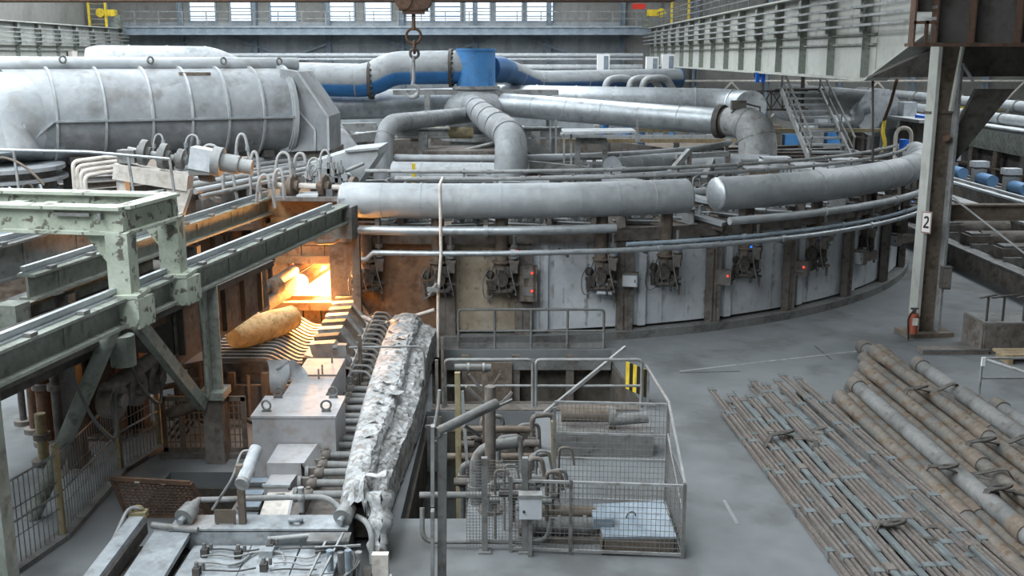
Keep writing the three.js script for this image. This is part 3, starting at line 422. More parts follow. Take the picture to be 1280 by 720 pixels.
  { const e = pipe('duct_elbow', 'segmented grey elbow turning down at the end of the right duct', [D(911, 152, 37.8), D(926, 152, 37.4), D(944, 162, 37), D(948, 185, 36.8), D(944, 222, 36.7)], (s) => 0.5 + 0.16 * Math.min(1, s * 2), M.steel, { bend: 0.4, bands: 3, bt: 0.02 }); part(e, 'expansion_joint', ring(D(908, 152, 37.9), D(926, 152, 37.4).sub(D(911, 152, 37.8)).normalize(), 0.5, 0.36), M.dirty); part(e, 'lifting_frame', [...tb([D(914, 142, 37.2), D(926, 128, 37.2), D(950, 134, 37.2), D(950, 150, 37.2)], 0.035), bx(0.5, 0.3, 0.3, D(923, 131, 37.3).x, D(923, 131, 37.3).y, 37.3)], M.dark); done(e); }
  done(pipe('exhaust_duct', 'fat pale exhaust duct behind the right duct with domed end', [D(622, 125, 47), D(900, 130, 46.4), D(922, 132, 46), D(938, 134, 44.4)], 0.66, M.silver, { bend: 0.5, bands: 6, bt: 0.03, caps: [3], capM: M.pale }));
  done(pipe('exhaust_duct', 'large silver pipe left of hub, below the dusty blue pipe', [D(572, 128, 46.6), D(350, 133, 45.4)], 0.62, M.silver, { bands: 3 }));
  done(pipe('slanted_chute', 'pale slanted pipe running down under the big duct end', [D(398, 150, 37), D(438, 205, 34)], 0.55, M.duct, { bands: 1 }));
  done(pipe('inner_ring_pipe', 'grey horizontal pipe at the foot of the pale front duct', [D(492, 217, 32.4), D(640, 219, 31.6)], 0.37, M.ductB, { bands: 3 }));
  done(pipe('inner_ring_pipe', 'short grey pipe with white end cap in the middle of the roof', [D(766, 210, 33), D(845, 203, 35.6)], 0.34, M.ductB, { bands: 2, caps: [0], capM: M.silver }));
  done(pipe('inner_ring_pipe', 'grey pipe lying on roof below the segmented elbow', [D(846, 208, 36.4), D(960, 212, 36)], 0.5, M.ductB, { bands: 3 }));
  done(pipe('inner_ring_pipe', 'curved grey pipe on roof right of the white step frames', [D(965, 220, 36), D(1010, 218, 37), D(1070, 222, 38.5)], 0.45, M.ductB, { bend: 1, bands: 2 }));
  { const h0 = D(985, 128, 60), h1 = D(1098, 141, 50), q = pipe('exhaust_header', 'big grey header with flat round end plate at the far right', [h0, lerp(h0, h1, 0.5), h1], 1.02, M.duct, { bands: 1 }); part(q, 'end_plate', ring(h1, h1.clone().sub(h0).normalize(), 1.12, 0.12, 28), M.pale); part(q, 'stub_box', bx(0.6, 0.7, 0.8, D(1134, 137, 49.5).x, D(1134, 137, 49.5).y, 49.5), M.pale); part(q, 'support_leg', bar(V(h1.x, 0, 50.3), off(h1, 0, -1, 0.3), 0.5), M.duct); done(q); }
  done(pipe('header_elbow', 'small crinkled elbow pipe under the far right header', [D(1084, 133, 50), D(1072, 138, 50), D(1070, 152, 50), D(1020, 155, 50)], 0.36, M.silver, { bend: 0.5, bands: 4, bt: 0.03 }));
  done(pipe('vertical_duct', 'pale vertical duct leg under the far right header', [D(1112, 160, 49), V(D(1112, 190, 49).x, 0, 49)], 0.4, M.duct, { bands: 1 }));
}
// ================= charging side, left =================
const T10 = R_(10), A = (s, l, y) => V(-5.17 + s * Math.sin(T10) - l * Math.cos(T10), y, 21.15 + s * Math.cos(T10) + l * Math.sin(T10));  // s along the rails, l to their left
{ // big duct (recuperator)
  const t = thing('recuperator_duct', 'big dusty grey horizontal duct with ribs and a long side flange', 'duct');
  const a = D(6, 146, 28.3), b = D(352, 140, 32.4), ax = b.clone().sub(a).normalize(), P = (f) => lerp(a, b, f), r0 = 1.24, r1 = 1.3;
  const pts = []; for (let i = 0; i <= 12; i++) pts.push(P(i / 12));
  part(t, 'shell', sweep(pts, (s) => r0 + (r1 - r0) * s, 40), M.duct);
  const ribs = [0.14, 0.3, 0.46, 0.6, 0.735, 0.87, 0.985];
  for (const f of ribs) part(t, 'rib', ring(P(f), ax, r0 + (r1 - r0) * f + 0.07, 0.06, 40), M.ductB);
  const nrm = new THREE.Vector3(ax.z, 0, -ax.x); if (nrm.z < 0) nrm.negate(); // toward the viewer
  const offn = (p, u, v) => p.clone().addScaledVector(nrm, u).add(new THREE.Vector3(0, v, 0));
  part(t, 'side_flange', bar(offn(P(0.13), 1.24, -0.08), offn(P(1), 1.3, -0.08), 0.2, 0.06), M.silver);
  part(t, 'side_flange', bar(offn(P(0.0), 0.98, -0.95), offn(P(0.13), 1.26, -0.08), 0.2, 0.06), M.silver);
  part(t, 'top_pipe', sweep([offn(P(-0.1), -0.15, 1.36), offn(P(1.08), -0.15, 1.42)], 0.2, 14), M.ductB);
  for (const f of [0.2, 0.5, 0.77, 0.99]) part(t, 'lifting_lug', tor(offn(P(f), 0.2, 1.5), 0.09, 0.03, 0, 0.9), M.mid);
  part(t, 'name_strip', bar(offn(P(0.585), 0.62, 1.12), offn(P(0.7), 0.62, 1.12), 0.1, 0.12), M.brown);
  // mitred right end: octagonal hood turning down
  const e1 = D(398, 150, 33.2), hp = (px, py) => D(px, py, 31.6);
  const hood = [hp(350, 86), hp(372, 90), hp(410, 146), hp(411, 188), hp(350, 190)]; part(t, 'end_hood', prism(hood, V(0, 0, 2.3)), M.duct);
  for (const [p, q] of [[1, 2], [2, 3]]) part(t, 'hood_seam', bar(off(hood[p], 0, 0, -0.02), off(hood[q], 0, 0, -0.02), 0.06, 0.06), M.ductB); part(t, 'hood_seam', [bar(hp(358, 139).add(V(0, 0, -0.03)), hp(374, 139).add(V(0, 0, -0.03)), 0.06), bar(hp(374, 139).add(V(0, 0, -0.03)), hp(394, 162).add(V(0, 0, -0.03)), 0.06), bar(hp(394, 162).add(V(0, 0, -0.03)), hp(394, 188).add(V(0, 0, -0.03)), 0.06)], M.ductB);
  part(t, 'end_flange', [ring(P(0.995), ax, 1.42, 0.12, 40)], M.ductB);
  part(t, 'end_skirt', bx(1.3, 0.9, 2.0, hp(380, 0).x, hp(0, 190).y - 0.4, 32.8), M.dirty);
  // left end turning down into the hood below
  part(t, 'left_elbow', sweep(round([P(0.1), D(-22, 150, 27.6), D(-8, 204, 27.4)], 1.4, 8), 1.2, 28), M.ductB);
  done(t);
  const i2 = pipe('insulated_duct', 'white lagged duct lying behind the big ribbed duct', [D(112, 84, 36), D(124, 80, 36), D(262, 80, 38.5), D(300, 96, 39)], (s) => (s < 0.05 ? 0.35 : 0.62), M.pale, { bend: 0.3, bands: 3 }); for (const px of [130, 250]) part(i2, 'support_leg', bar(V(D(px, 80, 37.5).x, 0, 37.5), D(px, 90, 37.5), 0.3), M.dark); for (let k = 0; k < 5; k++) part(i2, 'hook_lug', tor(D(122 + k * 38, 78 + (k % 2) * 4, 35.2), 0.09, 0.03), M.steel); done(i2);
  const h = thing('flanged_hood', 'pale conical hood with wide flanges at the left edge', 'hood'), c = D(-8, 225, 27.2);
  part(h, 'upper_flange', cy(V(c.x, c.y + 0.28, 27.2), V(c.x, c.y + 0.38, 27.2), 1.75, 1.75, 32), M.silver); part(h, 'throat', cy(V(c.x, c.y - 0.2, 27.2), V(c.x, c.y + 0.3, 27.2), 1.5, 1.5, 32), M.dirty);
  part(h, 'lower_flange', cy(V(c.x, c.y + 0.02, 27.2), V(c.x, c.y + 0.1, 27.2), 1.8, 1.8, 32), M.silver);
  part(h, 'skirt', cy(V(c.x, c.y - 1.3, 27.2), V(c.x, c.y - 0.2, 27.2), 2.3, 1.55, 32), M.slate); for (let k = 0; k < 6; k++) { const q = R_(-60 + k * 24), p = (r, y) => V(c.x + r * Math.sin(q), c.y + y, 27.2 - r * Math.cos(q)); part(h, 'gusset', prism([p(1.6, 0), p(1.8, 0), p(2.36, -1.25), p(2.2, -1.25)], V(0.06, 0, 0)), M.silver); }
  part(h, 'lifting_lug', tor(D(35, 236, 25.2), 0.12, 0.035), M.dark); part(h, 'drop_duct', cy(V(c.x, 0, 27.2), V(c.x, c.y - 1.3, 27.2), 1.4, 1.4, 24), M.brown); done(h);
  const ft = thing('duct_trestle', 'dark steel trestle carrying the big ribbed duct', 'trestle'); for (const f of [0.2, 0.55, 0.9]) { const p = P(f); part(ft, 'trestle_leg', [bar(V(p.x, 0, -p.z), V(p.x, p.y - 1.2, -p.z), 0.35, 0.35)], M.dark); part(ft, 'saddle', bar(offn(P(f), -0.9, -1.16), offn(P(f), 0.9, -1.16), 0.3, 0.2), M.dark); } done(ft);
}
{ // track beams with rails
  const beam = (label, l, s0, s1, y, m, hh = 0.62) => { const t = thing('machine_track', label, 'beam'); part(t, 'girder', ib(A(s0, l, y - hh / 2), A(s1, l, y - hh / 2), hh, 0.34, 0.045), m); part(t, 'rail', [bar(A(s0, l + 0.06, y + 0.1), A(s1 - 0.7, l + 0.06, y + 0.1), 0.08, 0.07), bar(A(s0, l + 0.06, y + 0.05), A(s1 - 0.7, l + 0.06, y + 0.05), 0.03, 0.1), bar(A(s0, l + 0.06, y + 0.01), A(s1 - 0.7, l + 0.06, y + 0.01), 0.16, 0.03)], M.silver); for (let s = s0 + 0.5; s < s1 - 1; s += 1.25) part(t, 'rail_clip', bar(A(s, l - 0.1, y + 0.03), A(s + 0.16, l - 0.1, y + 0.03), 0.12, 0.05), M.mid); for (let s = s0 + 1; s < s1; s += 1.8) part(t, 'web_stiffener', bar(A(s, l, y - 0.05), A(s, l, y - hh + 0.05), 0.28, 0.03), m); return t; };
  let t = beam('long green grey track beam with bright rail, nearest the viewer', 0, -9.5, 5.3, 3.86, M.greenD, 0.46);
  part(t, 'end_bracket', [bar(A(5.2, 0, 3.4), A(5.7, 0, 3.4), 0.5, 0.8)], M.mid); part(t, 'support_post', [bar(A(-2.3, 0, 1.35), A(-2.3, 0, 3.42), 0.06, 0.34), bar(A(-2.47, 0, 1.35), A(-2.47, 0, 3.42), 0.3, 0.05), bar(A(-2.13, 0, 1.35), A(-2.13, 0, 3.42), 0.3, 0.05), bx(0.48, 0.14, 0.55, A(-2.3, 0, 0).x, 1.35, -A(-2.3, 0, 0).z)], M.greenD);
  part(t, 'post_plinth', bx(0.36, 1.3, 0.4, A(-2.3, 0, 0).x, 0.65, -A(-2.3, 0, 0).z), M.dirty); part(t, 'support_post', bar(A(5.75, -0.16, 0), A(5.75, -0.16, 3.3), 0.24, 0.2), M.brown); part(t, 'support_post', bar(A(-8.6, 0, 0), A(-8.6, 0, 3.42), 0.3, 0.3), M.greenD);
  part(t, 'diagonal_brace', tb([A(-5.3, 0.12, 3.4), G(40, 648, 0)], 0.14, 0, 6), M.greenD); part(t, 'diagonal_brace', bar(A(-4.75, 0.1, 3.4), A(-2.6, 0.1, 1.2), 0.16, 0.22), M.greenD); done(t);
  t = beam('grey track beam with bright rail behind the pale green carriage', 2.46, -4, 7.2, 3.86, M.greenD, 0.45); for (const s of [-3, 2, 6.6]) part(t, 'support_post', bar(A(s, 2.46, 0), A(s, 2.46, 3.3), 0.3, 0.3), M.dark); done(t);
  t = beam('grey track beam furthest left, beyond the pale green carriage', 4.1, -8, 7.4, 4.05, M.mid, 0.7); part(t, 'end_shoe', [bar(A(5.5, 4.1, 3.5), A(7.4, 4.1, 3.6), 0.5, 0.7)], M.steel); for (const s of [-5, 0, 6]) part(t, 'support_post', bar(A(s, 4.1, 0), A(s, 4.1, 3.4), 0.3, 0.3), M.dark); done(t);
}
{ // pale green carriage frame over the rails
  const t = thing('carriage_frame', 'pale green flaking steel carriage frame standing on the rails', 'frame'), s0 = -5.1, s1 = -3.5, L = 7;
  part(t, 'cross_beam', [bar(A(s0, -0.1, 5.02), A(s0, L, 5.02), 0.16, 0.42), bar(A(s0 + 0.0, -0.1, 5.22), A(s0 + 0.0, L, 5.22), 0.36, 0.05), bar(A(s0 - 0.05, -0.1, 4.84), A(s0 - 0.05, L, 4.84), 0.3, 0.05)], M.green);
  part(t, 'cross_beam', [bar(A(s1, -0.1, 5.02), A(s1, L, 5.02), 0.16, 0.42), bar(A(s1, -0.1, 5.22), A(s1, L, 5.22), 0.36, 0.05)], M.green);
  part(t, 'end_beam', ib(A(s0, -0.05, 5.03), A(s1, -0.05, 5.03), 0.44, 0.3, 0.05), M.green);
  for (let k = 0; k < 7; k++) part(t, 'deck_slat', bar(A(s0 + 0.1, 0.9 + k * 0.85, 5.0 + (k % 3) * 0.05), A(s1 - 0.1, 0.9 + k * 0.85 + (k % 2) * 0.3, 5.05), 0.22, 0.07), k % 3 ? M.green : M.greenD);
  for (const s of [s0, s1]) { const c = A(s, 0, 0); part(t, 'leg', [bar(A(s, 0, 3.86), A(s, 0, 4.85), 0.4, 0.34), bar(A(s + 0.2, -0.02, 3.86), A(s + 0.2, -0.02, 4.85), 0.46, 0.06)], M.green); part(t, 'leg_foot', [bar(A(s, 0.0, 3.84), A(s, 0.0, 3.9), 0.6, 0.6), bar(A(s - 0.25, -0.18, 3.6), A(s + 0.25, -0.18, 3.6), 0.34, 0.46)], M.green); part(t, 'gusset', prism([A(s - 0.05, 0.18, 4.85), A(s - 0.05, 0.62, 4.85), A(s - 0.05, 0.18, 4.3)], V(0.02, 0, 0.06)), M.green); }
  part(t, 'bolt_tray', [bar(A(s0 - 0.14, 0.4, 5.12), A(s0 - 0.14, 1.0, 5.12), 0.05, 0.05), bar(A(s0 - 0.15, 0.2, 5.1), A(s0 - 0.15, 0.25, 5.1), 0.08, 0.1)], M.mid); part(t, 'hook_plate', [bar(A(s0 - 0.14, 2.18, 4.98), A(s0 - 0.14, 2.4, 4.98), 0.06, 0.24), tor(A(s0 - 0.14, 2.29, 5.12), 0.09, 0.02)], M.brown);
  part(t, 'conduit', tb([A(s0 - 0.1, 6.5, 5.06), A(s0 - 0.1, 3.3, 5.06), A(s0 - 0.1, 3.15, 4.9)], 0.02, 0.1, 5), M.green); done(t);
}
{ // charging machine between the rails, dark, with two arms into the mouth
  const t = thing('charging_machine', 'dark brown charging machine with two long arms reaching into furnace mouth', 'machine');
  part(t, 'body', [bar(A(-2.4, 1.25, 2.6), A(1.6, 1.15, 2.62), 1.1, 1.05), bar(A(-7.5, 1.4, 3.0), A(-2.4, 1.3, 3.0), 1.2, 0.5)], M.dark); part(t, 'upper_deck', bar(A(-8, 1.3, 3.15), A(1.4, 1.2, 3.1), 1.9, 0.12), M.dark);
  part(t, 'nose_plate', prism([A(1.5, 0.65, 3.2), A(1.5, 1.8, 3.2), A(1.7, 1.8, 2.0), A(1.7, 0.65, 2.05)], A(0.25, 0, 0).sub(A(0, 0, 0))), M.dirty);
  part(t, 'side_plate', prism([A(-2.4, 0.62, 3.1), A(1.6, 0.6, 3.1), A(1.75, 0.6, 2.05), A(0.2, 0.6, 1.98), A(-2.4, 0.62, 1.85)], A(0, 0.06, 0).sub(A(0, 0, 0))), M.dirty);
  for (let k = 0; k < 5; k++) part(t, 'side_rib', bar(A(-2.3 + k * 0.9, 0.58, 2.05), A(-2.3 + k * 0.9, 0.58, 3.05), 0.08, 0.12), M.dark);
  for (const s of [-4.7, -4.05, -3.4]) part(t, 'wheel', [cy(A(s, 0.5, 1.95), A(s, 0.75, 1.95), 0.3, 0.3, 18), cy(A(s, 0.4, 1.95), A(s, 0.55, 1.95), 0.12)], M.dirty);
  part(t, 'drive_cylinder', cy(A(-4.8, 0.3, 2.6), A(-4.8, 0.3, 3.1), 0.2), M.greenD); part(t, 'drive_cylinder', cy(A(-4.9, 0.6, 2.2), A(-3.0, 0.6, 2.3), 0.13), M.dirty);
  for (let k = 0; k < 2; k++) part(t, 'hose', tb([A(-6 + k * 1.5, 0.5, 2.9), A(-5.8 + k * 1.5, 0.3, 2.0), A(-5.2 + k * 1.5, 0.3, 1.4 + 0.1 * (k % 3)), A(-4.8 + k * 1.5, 0.5, 2.2)], 0.03, 0.3, 6), M.rubber);
  const arm = (a, b, r) => part(t, 'arm', sweep([a, b], r, 16), M.tubing);
  part(t, 'arm_collar', ring(D(344, 358, 25.9), D(400, 336, 28).sub(D(344, 358, 25.9)).normalize(), 0.2, 0.3), M.brown);
  arm(D(328, 383, 25.2), D(413, 327, 29.7), 0.19); arm(D(326, 364, 25.4), D(402, 316, 29.7), 0.15); done(t);
  // machinery seen through the gaps on the left
  const c = thing('winch_unit', 'dark machine block with beams left of the charging machine', 'machine'); part(c, 'housing', [bar(A(-7, 3.3, 2.6), A(2, 3.3, 2.6), 1.4, 0.7), bar(A(-6.5, 3.6, 1.2), A(-6.2, 3.6, 1.2), 0.3, 2.3)], M.dark); part(c, 'beam', ib(A(-8, 2.9, 3.0), A(1, 2.9, 3.1), 0.4, 0.3), M.greenD); part(c, 'beam', ib(A(-8, 3.6, 2.9), A(0, 3.6, 3.0), 0.3, 0.3), M.mid); part(c, 'end_block', bar(A(-6.6, 2.6, 3.2), A(-6.1, 2.6, 3.2), 0.5, 0.4), M.greenD); part(c, 'end_block', bar(A(-4.6, 2.5, 3.2), A(-4.2, 2.5, 3.2), 0.4, 0.5), M.greenD); done(c);
}
{ // furnace mouth
  const cx = -5.4, fd = 27.62, t = thing('furnace_mouth', 'glowing furnace mouth framed by tan blocks and brown steel posts', 'furnace mouth');
  const x0 = cx - 0.56, x1 = cx + 0.56, y0 = 1.1, y1 = 2.1;
  const bm = () => pick([M.brick, M.brickB]);
  for (let r = 0; r < 2; r++) for (let k = 0; k < 3; k++) part(t, 'block', new THREE.BoxGeometry(0.6, 0.3, 0.5).translate(cx - 0.52 + k * 0.62, 2.42 + r * 0.32, -(fd + 0.28 + rnd(0, 0.03))), bm());
  part(t, 'lintel_block', bx(1.9, 0.2, 0.6, cx + 0.05, 2.2, fd + 0.28), M.brick);
  part(t, 'upper_plate', bx(2.1, 0.55, 0.2, cx + 0.05, 3.05, fd + 0.2), M.brick);
  part(t, 'jamb_block', bx(0.42, 1.0, 0.6, x0 - 0.22, 1.62, fd + 0.3), M.brick); part(t, 'jamb_block', bx(0.36, 1.0, 0.6, x1 + 0.18, 1.62, fd + 0.3), M.brick);
  part(t, 'sill_block', bx(2.4, 0.22, 0.8, cx, 0.97, fd + 0.2), M.brick);
  for (let k = 0; k < 5; k++) part(t, 'apron_block', bx(0.44, 0.7, 0.3, cx - 0.95 + k * 0.48, 0.55, fd + 0.2 + rnd(0, 0.03)), bm());
  for (const [x, w] of [[x0 - 0.75, 0.3], [x1 + 0.5, 0.34]]) part(t, 'frame_post', [bx(w, 3.6, 0.1, x, 1.8, fd - 0.05), bx(0.08, 3.6, 0.5, x - w / 2, 1.8, fd + 0.2), bx(0.08, 3.6, 0.5, x + w / 2, 1.8, fd + 0.2)], M.brown);
  part(t, 'frame_post', bx(0.24, 3.4, 0.3, x0 - 1.35, 1.7, fd + 0.25), M.rust);
  part(t, 'top_hopper', [bx(2.6, 0.5, 1.6, cx - 0.1, 3.55, fd + 1.0), bx(2.7, 0.08, 1.7, cx - 0.1, 3.84, fd + 1.0)], M.brick);
  part(t, 'side_wall', [bx(0.3, 2.6, 1.0, x0 - 0.95, 1.3, fd + 0.8), bx(0.3, 2.6, 1.0, x1 + 0.85, 1.3, fd + 0.8), bx(2.6, 0.3, 1.2, cx, 2.95, fd + 0.9)], M.dirty);
  const hot = new THREE.MeshStandardMaterial({ color: '#ffb060', emissive: new THREE.Color(1, 0.66, 0.3), emissiveIntensity: 2.6, roughness: 1 });
  part(t, 'glowing_chamber', [bx(1.5, 1.3, 0.05, cx, 1.6, fd + 2.2), bx(0.05, 1.3, 1.7, cx - 0.75, 1.6, fd + 1.4), bx(0.05, 1.3, 1.7, cx + 0.75, 1.6, fd + 1.4), bx(1.5, 0.05, 1.7, cx, 2.25, fd + 1.4), bx(1.5, 0.05, 1.7, cx, 1.05, fd + 1.4)], hot);
  done(t);
  const L = new THREE.RectAreaLight(new THREE.Color(1, 0.42, 0.1), 400, 1.0, 0.85); L.position.set(cx, 1.6, -(fd - 0.03)); L.lookAt(cx + 0.1, 0.9, -(fd - 4)); scene.add(L);
  const PL = new THREE.PointLight(new THREE.Color(1, 0.6, 0.25), 120); PL.position.set(cx + 0.2, 1.75, -(fd + 1.2)); scene.add(PL);
  const b = thing('bracket_tower', 'brown steel bracket tower at the end of the nearest track beam', 'bracket'); const p = A(5.75, 0, 0);
  part(b, 'cap_plate', bx(0.9, 0.06, 0.7, p.x + 0.2, 3.93, 27.1), M.silver); part(b, 'side_plate', prism([V(p.x + 0.1, 3.9, 27.2), V(p.x + 0.75, 3.9, 27.2), V(p.x + 0.75, 3.2, 27.2), V(p.x + 0.1, 2.4, 27.2)], V(0, 0, 0.1)), M.brown); part(b, 'hook_arm', tb([V(p.x - 0.9, 2.75, 27.2), V(p.x - 0.5, 2.75, 27.2), V(p.x - 0.15, 3.0, 27.2)], 0.07, 0.1, 6), M.brown); part(b, 'shelf', [bx(0.9, 0.05, 0.6, p.x + 0.5, 3.3, 27.4), bx(0.7, 0.05, 0.5, p.x + 0.75, 3.1, 27.3)], M.steel); done(b);
}
{ // cooling grate with a hot billet
  const t = thing('cooling_grate', 'wavy steel grate in front of the furnace mouth, glowing orange', 'grate'); const gx0 = -7.1, gx1 = -4.55, y = 0.86;
  const prof = (x) => { const u = (x - gx0) / (gx1 - gx0); return u < 0.5 ? 0 : u < 0.78 ? -0.3 * ss(0.5, 0.78, u) : -0.3 + 0.36 * ss(0.78, 0.97, u); };
  const top = [], bot = []; for (let i = 0; i <= 20; i++) { const x = gx0 + (gx1 - gx0) * i / 20; top.push([x, prof(x) + 0.02]); bot.push([x, prof(x) - 0.12]); }
  const g = extr([...top, ...bot.reverse()], 0.1); const gs = shared(g);
  for (let k = 0; k < 16; k++) { const d = 22.9 + k * 0.275; piece(t, 'grate_bar', gs, M.steel, V(0.12 - (k - 8) * 0.016, y, d)); }
  part(t, 'front_plate', [bx(2.6, 0.22, 0.1, -5.75, 0.68, 22.75), bx(2.8, 0.8, 0.12, -5.9, 0.3, 22.85)], M.dirty); part(t, 'support_frame', [bx(0.12, 0.5, 4.4, -7.0, 0.4, 25), bx(0.12, 0.5, 4.4, -4.65, 0.3, 25), bx(2.4, 0.1, 0.2, -5.8, 0.3, 25)], M.dirty); done(t);
  const hotm = new THREE.MeshStandardMaterial({ map: coat([206, 176, 128], [226, 198, 150], [160, 120, 76], { seed: 401, m: 1.1, grain: 30 }), roughness: 0.8, emissive: new THREE.Color(1, 0.4, 0.06), emissiveIntensity: 0.04 });
  const b = thing('glowing_billet', 'golden glowing hollow billet lying aslant across the wavy grate', 'billet'); const p0 = G(300, 420, 1.15), p1 = G(364, 397, 1.15);
  part(b, 'billet', sweep([lerp(p0, p1, -0.12), lerp(p0, p1, 0), lerp(p0, p1, 0.3), lerp(p0, p1, 0.7), p1, lerp(p0, p1, 1.08)], (s) => 0.16 + 0.2 * Math.sin(Math.PI * Math.min(1, Math.max(0.05, s)) * 0.9 + 0.2), 12), hotm); part(b, 'rim', ring(p1, p1.clone().sub(p0).normalize(), 0.3, 0.08, 12), hotm); done(b);
  const wd = thing('wood_wedge', 'small pale scrap lying by the rear of the wavy grate', 'scrap'); part(wd, 'scrap', bx(0.5, 0.08, 0.16, G(320, 388, 0.98).x, 1.0, 26.4, 0.3), M.pale); done(wd);
}
{ // saw-tooth walking beam
  const t = thing('toothed_conveyor', 'grey conveyor with a row of tooth blocks beside the glowing grate', 'conveyor'); const n = 8;
  part(t, 'bed_plate', prism([V(-4.62, 0.98, 22.7), V(-3.55, 0.72, 22.7), V(-3.75, 0.72, 28), V(-4.8, 0.98, 28)], V(0, -0.1, 0)), M.cream);
  const tooth = shared(extr([[-0.36, 0.0], [-0.4, 0.2], [0.16, 0.24], [0.5, -0.22], [0.5, -0.32], [-0.3, -0.12]], 0.3));
  for (let k = 0; k < n; k++) { const d = 23.0 + k * 0.66; const m = piece(t, 'tooth_block', tooth, k % 2 ? M.brown : M.steel, V(-4.12 - k * 0.026, 1.02, d)); }
  part(t, 'side_beam', [bar(V(-3.5, 0.62, 22.6), V(-3.7, 0.62, 28), 0.14, 0.3), bar(V(-4.6, 0.5, 22.6), V(-4.75, 0.5, 27.4), 0.12, 0.9)], M.brown); for (const d of [23.5, 25.5, 27.5]) part(t, 'support_leg', bx(0.2, 0.8, 0.2, -4, 0.4, d), M.dark); done(t);
  const lv = thing('roller_lever', 'small bent roller lever between the tooth blocks and white wrapped cover', 'lever', 'roller levers beside the toothed conveyor'); const P = (x, y, z) => new THREE.Vector3(x, y, z);
  part(lv, 'lever_arm', tb([P(-0.28, 0.1, 0), P(-0.2, 0.32, 0), P(0.1, 0.3, 0), P(0.36, 0.02, 0.1), P(0.42, 0.0, 0.1)], 0.035, 0.06, 6), M.mid); part(lv, 'lever_block', [bx(0.18, 0.3, 0.16, -0.2, 0.0, 0), bx(0.14, 0.2, 0.2, 0.05, -0.05, 0)], M.dirty); part(lv, 'lever_pivot', cy(P(-0.26, 0.16, -0.1), P(-0.26, 0.16, 0.1), 0.07), M.mid);
  for (let k = 0; k < 13; k++) { const p = V(-3.2 - k * 0.014, 0.62, 21.6 + k * 0.44); const l = `small bent roller lever, ${ORD[k]} ${k ? 'from the near end' : 'to the viewer'} of the row beside the toothed conveyor`; if (k) copy(lv, p, 0, l); else { lv.position.copy(p); lv.userData.label = l; } }
  const sh = thing('cardan_shaft', 'jointed drive shaft between the grey box and white wrapped cover', 'shaft', 'cardan shafts driving the rollers');
  part(sh, 'tube', cy(P(-0.3, 0, 0), P(0.3, 0, 0), 0.065), M.mid); for (const s of [-1, 1]) { part(sh, 'joint', [new THREE.SphereGeometry(0.11, 10, 8).translate(s * 0.33, 0, 0), bx(0.16, 0.2, 0.08, s * 0.42, 0, 0), cy(P(s * 0.33, -0.13, 0), P(s * 0.33, 0.13, 0), 0.04)], M.dirty); part(sh, 'end_flange', cy(P(s * 0.5, 0, 0), P(s * 0.56, 0, 0), 0.12), M.mid); }
  for (let k = 0; k < 14; k++) { const d = 15.9 + k * 0.42, p = V(-2.95 - 0.015 * k + (k < 2 ? 0.0 : 0.06), 0.6 + (k % 3) * 0.02, d); const l = `jointed drive shaft beside the grey box, ${ORD[k]} ${k ? 'from the near end' : 'to the viewer'}`; if (k) copy(sh, p, (k % 3 - 1) * 0.06, l); else { sh.position.copy(p); sh.userData.label = l; } }
  const sp2 = thing('spindle_plinth', 'dark base beam carrying the row of drive shafts', 'plinth'); part(sp2, 'base_beam', [bx(1.1, 0.3, 7.2, -3.05, 0.15, 18.7), bx(0.14, 0.42, 7.2, -3.4, 0.3, 18.7), bx(1.0, 0.3, 5.6, -3.3, 0.2, 24.3)], M.dirty); done(sp2);
}
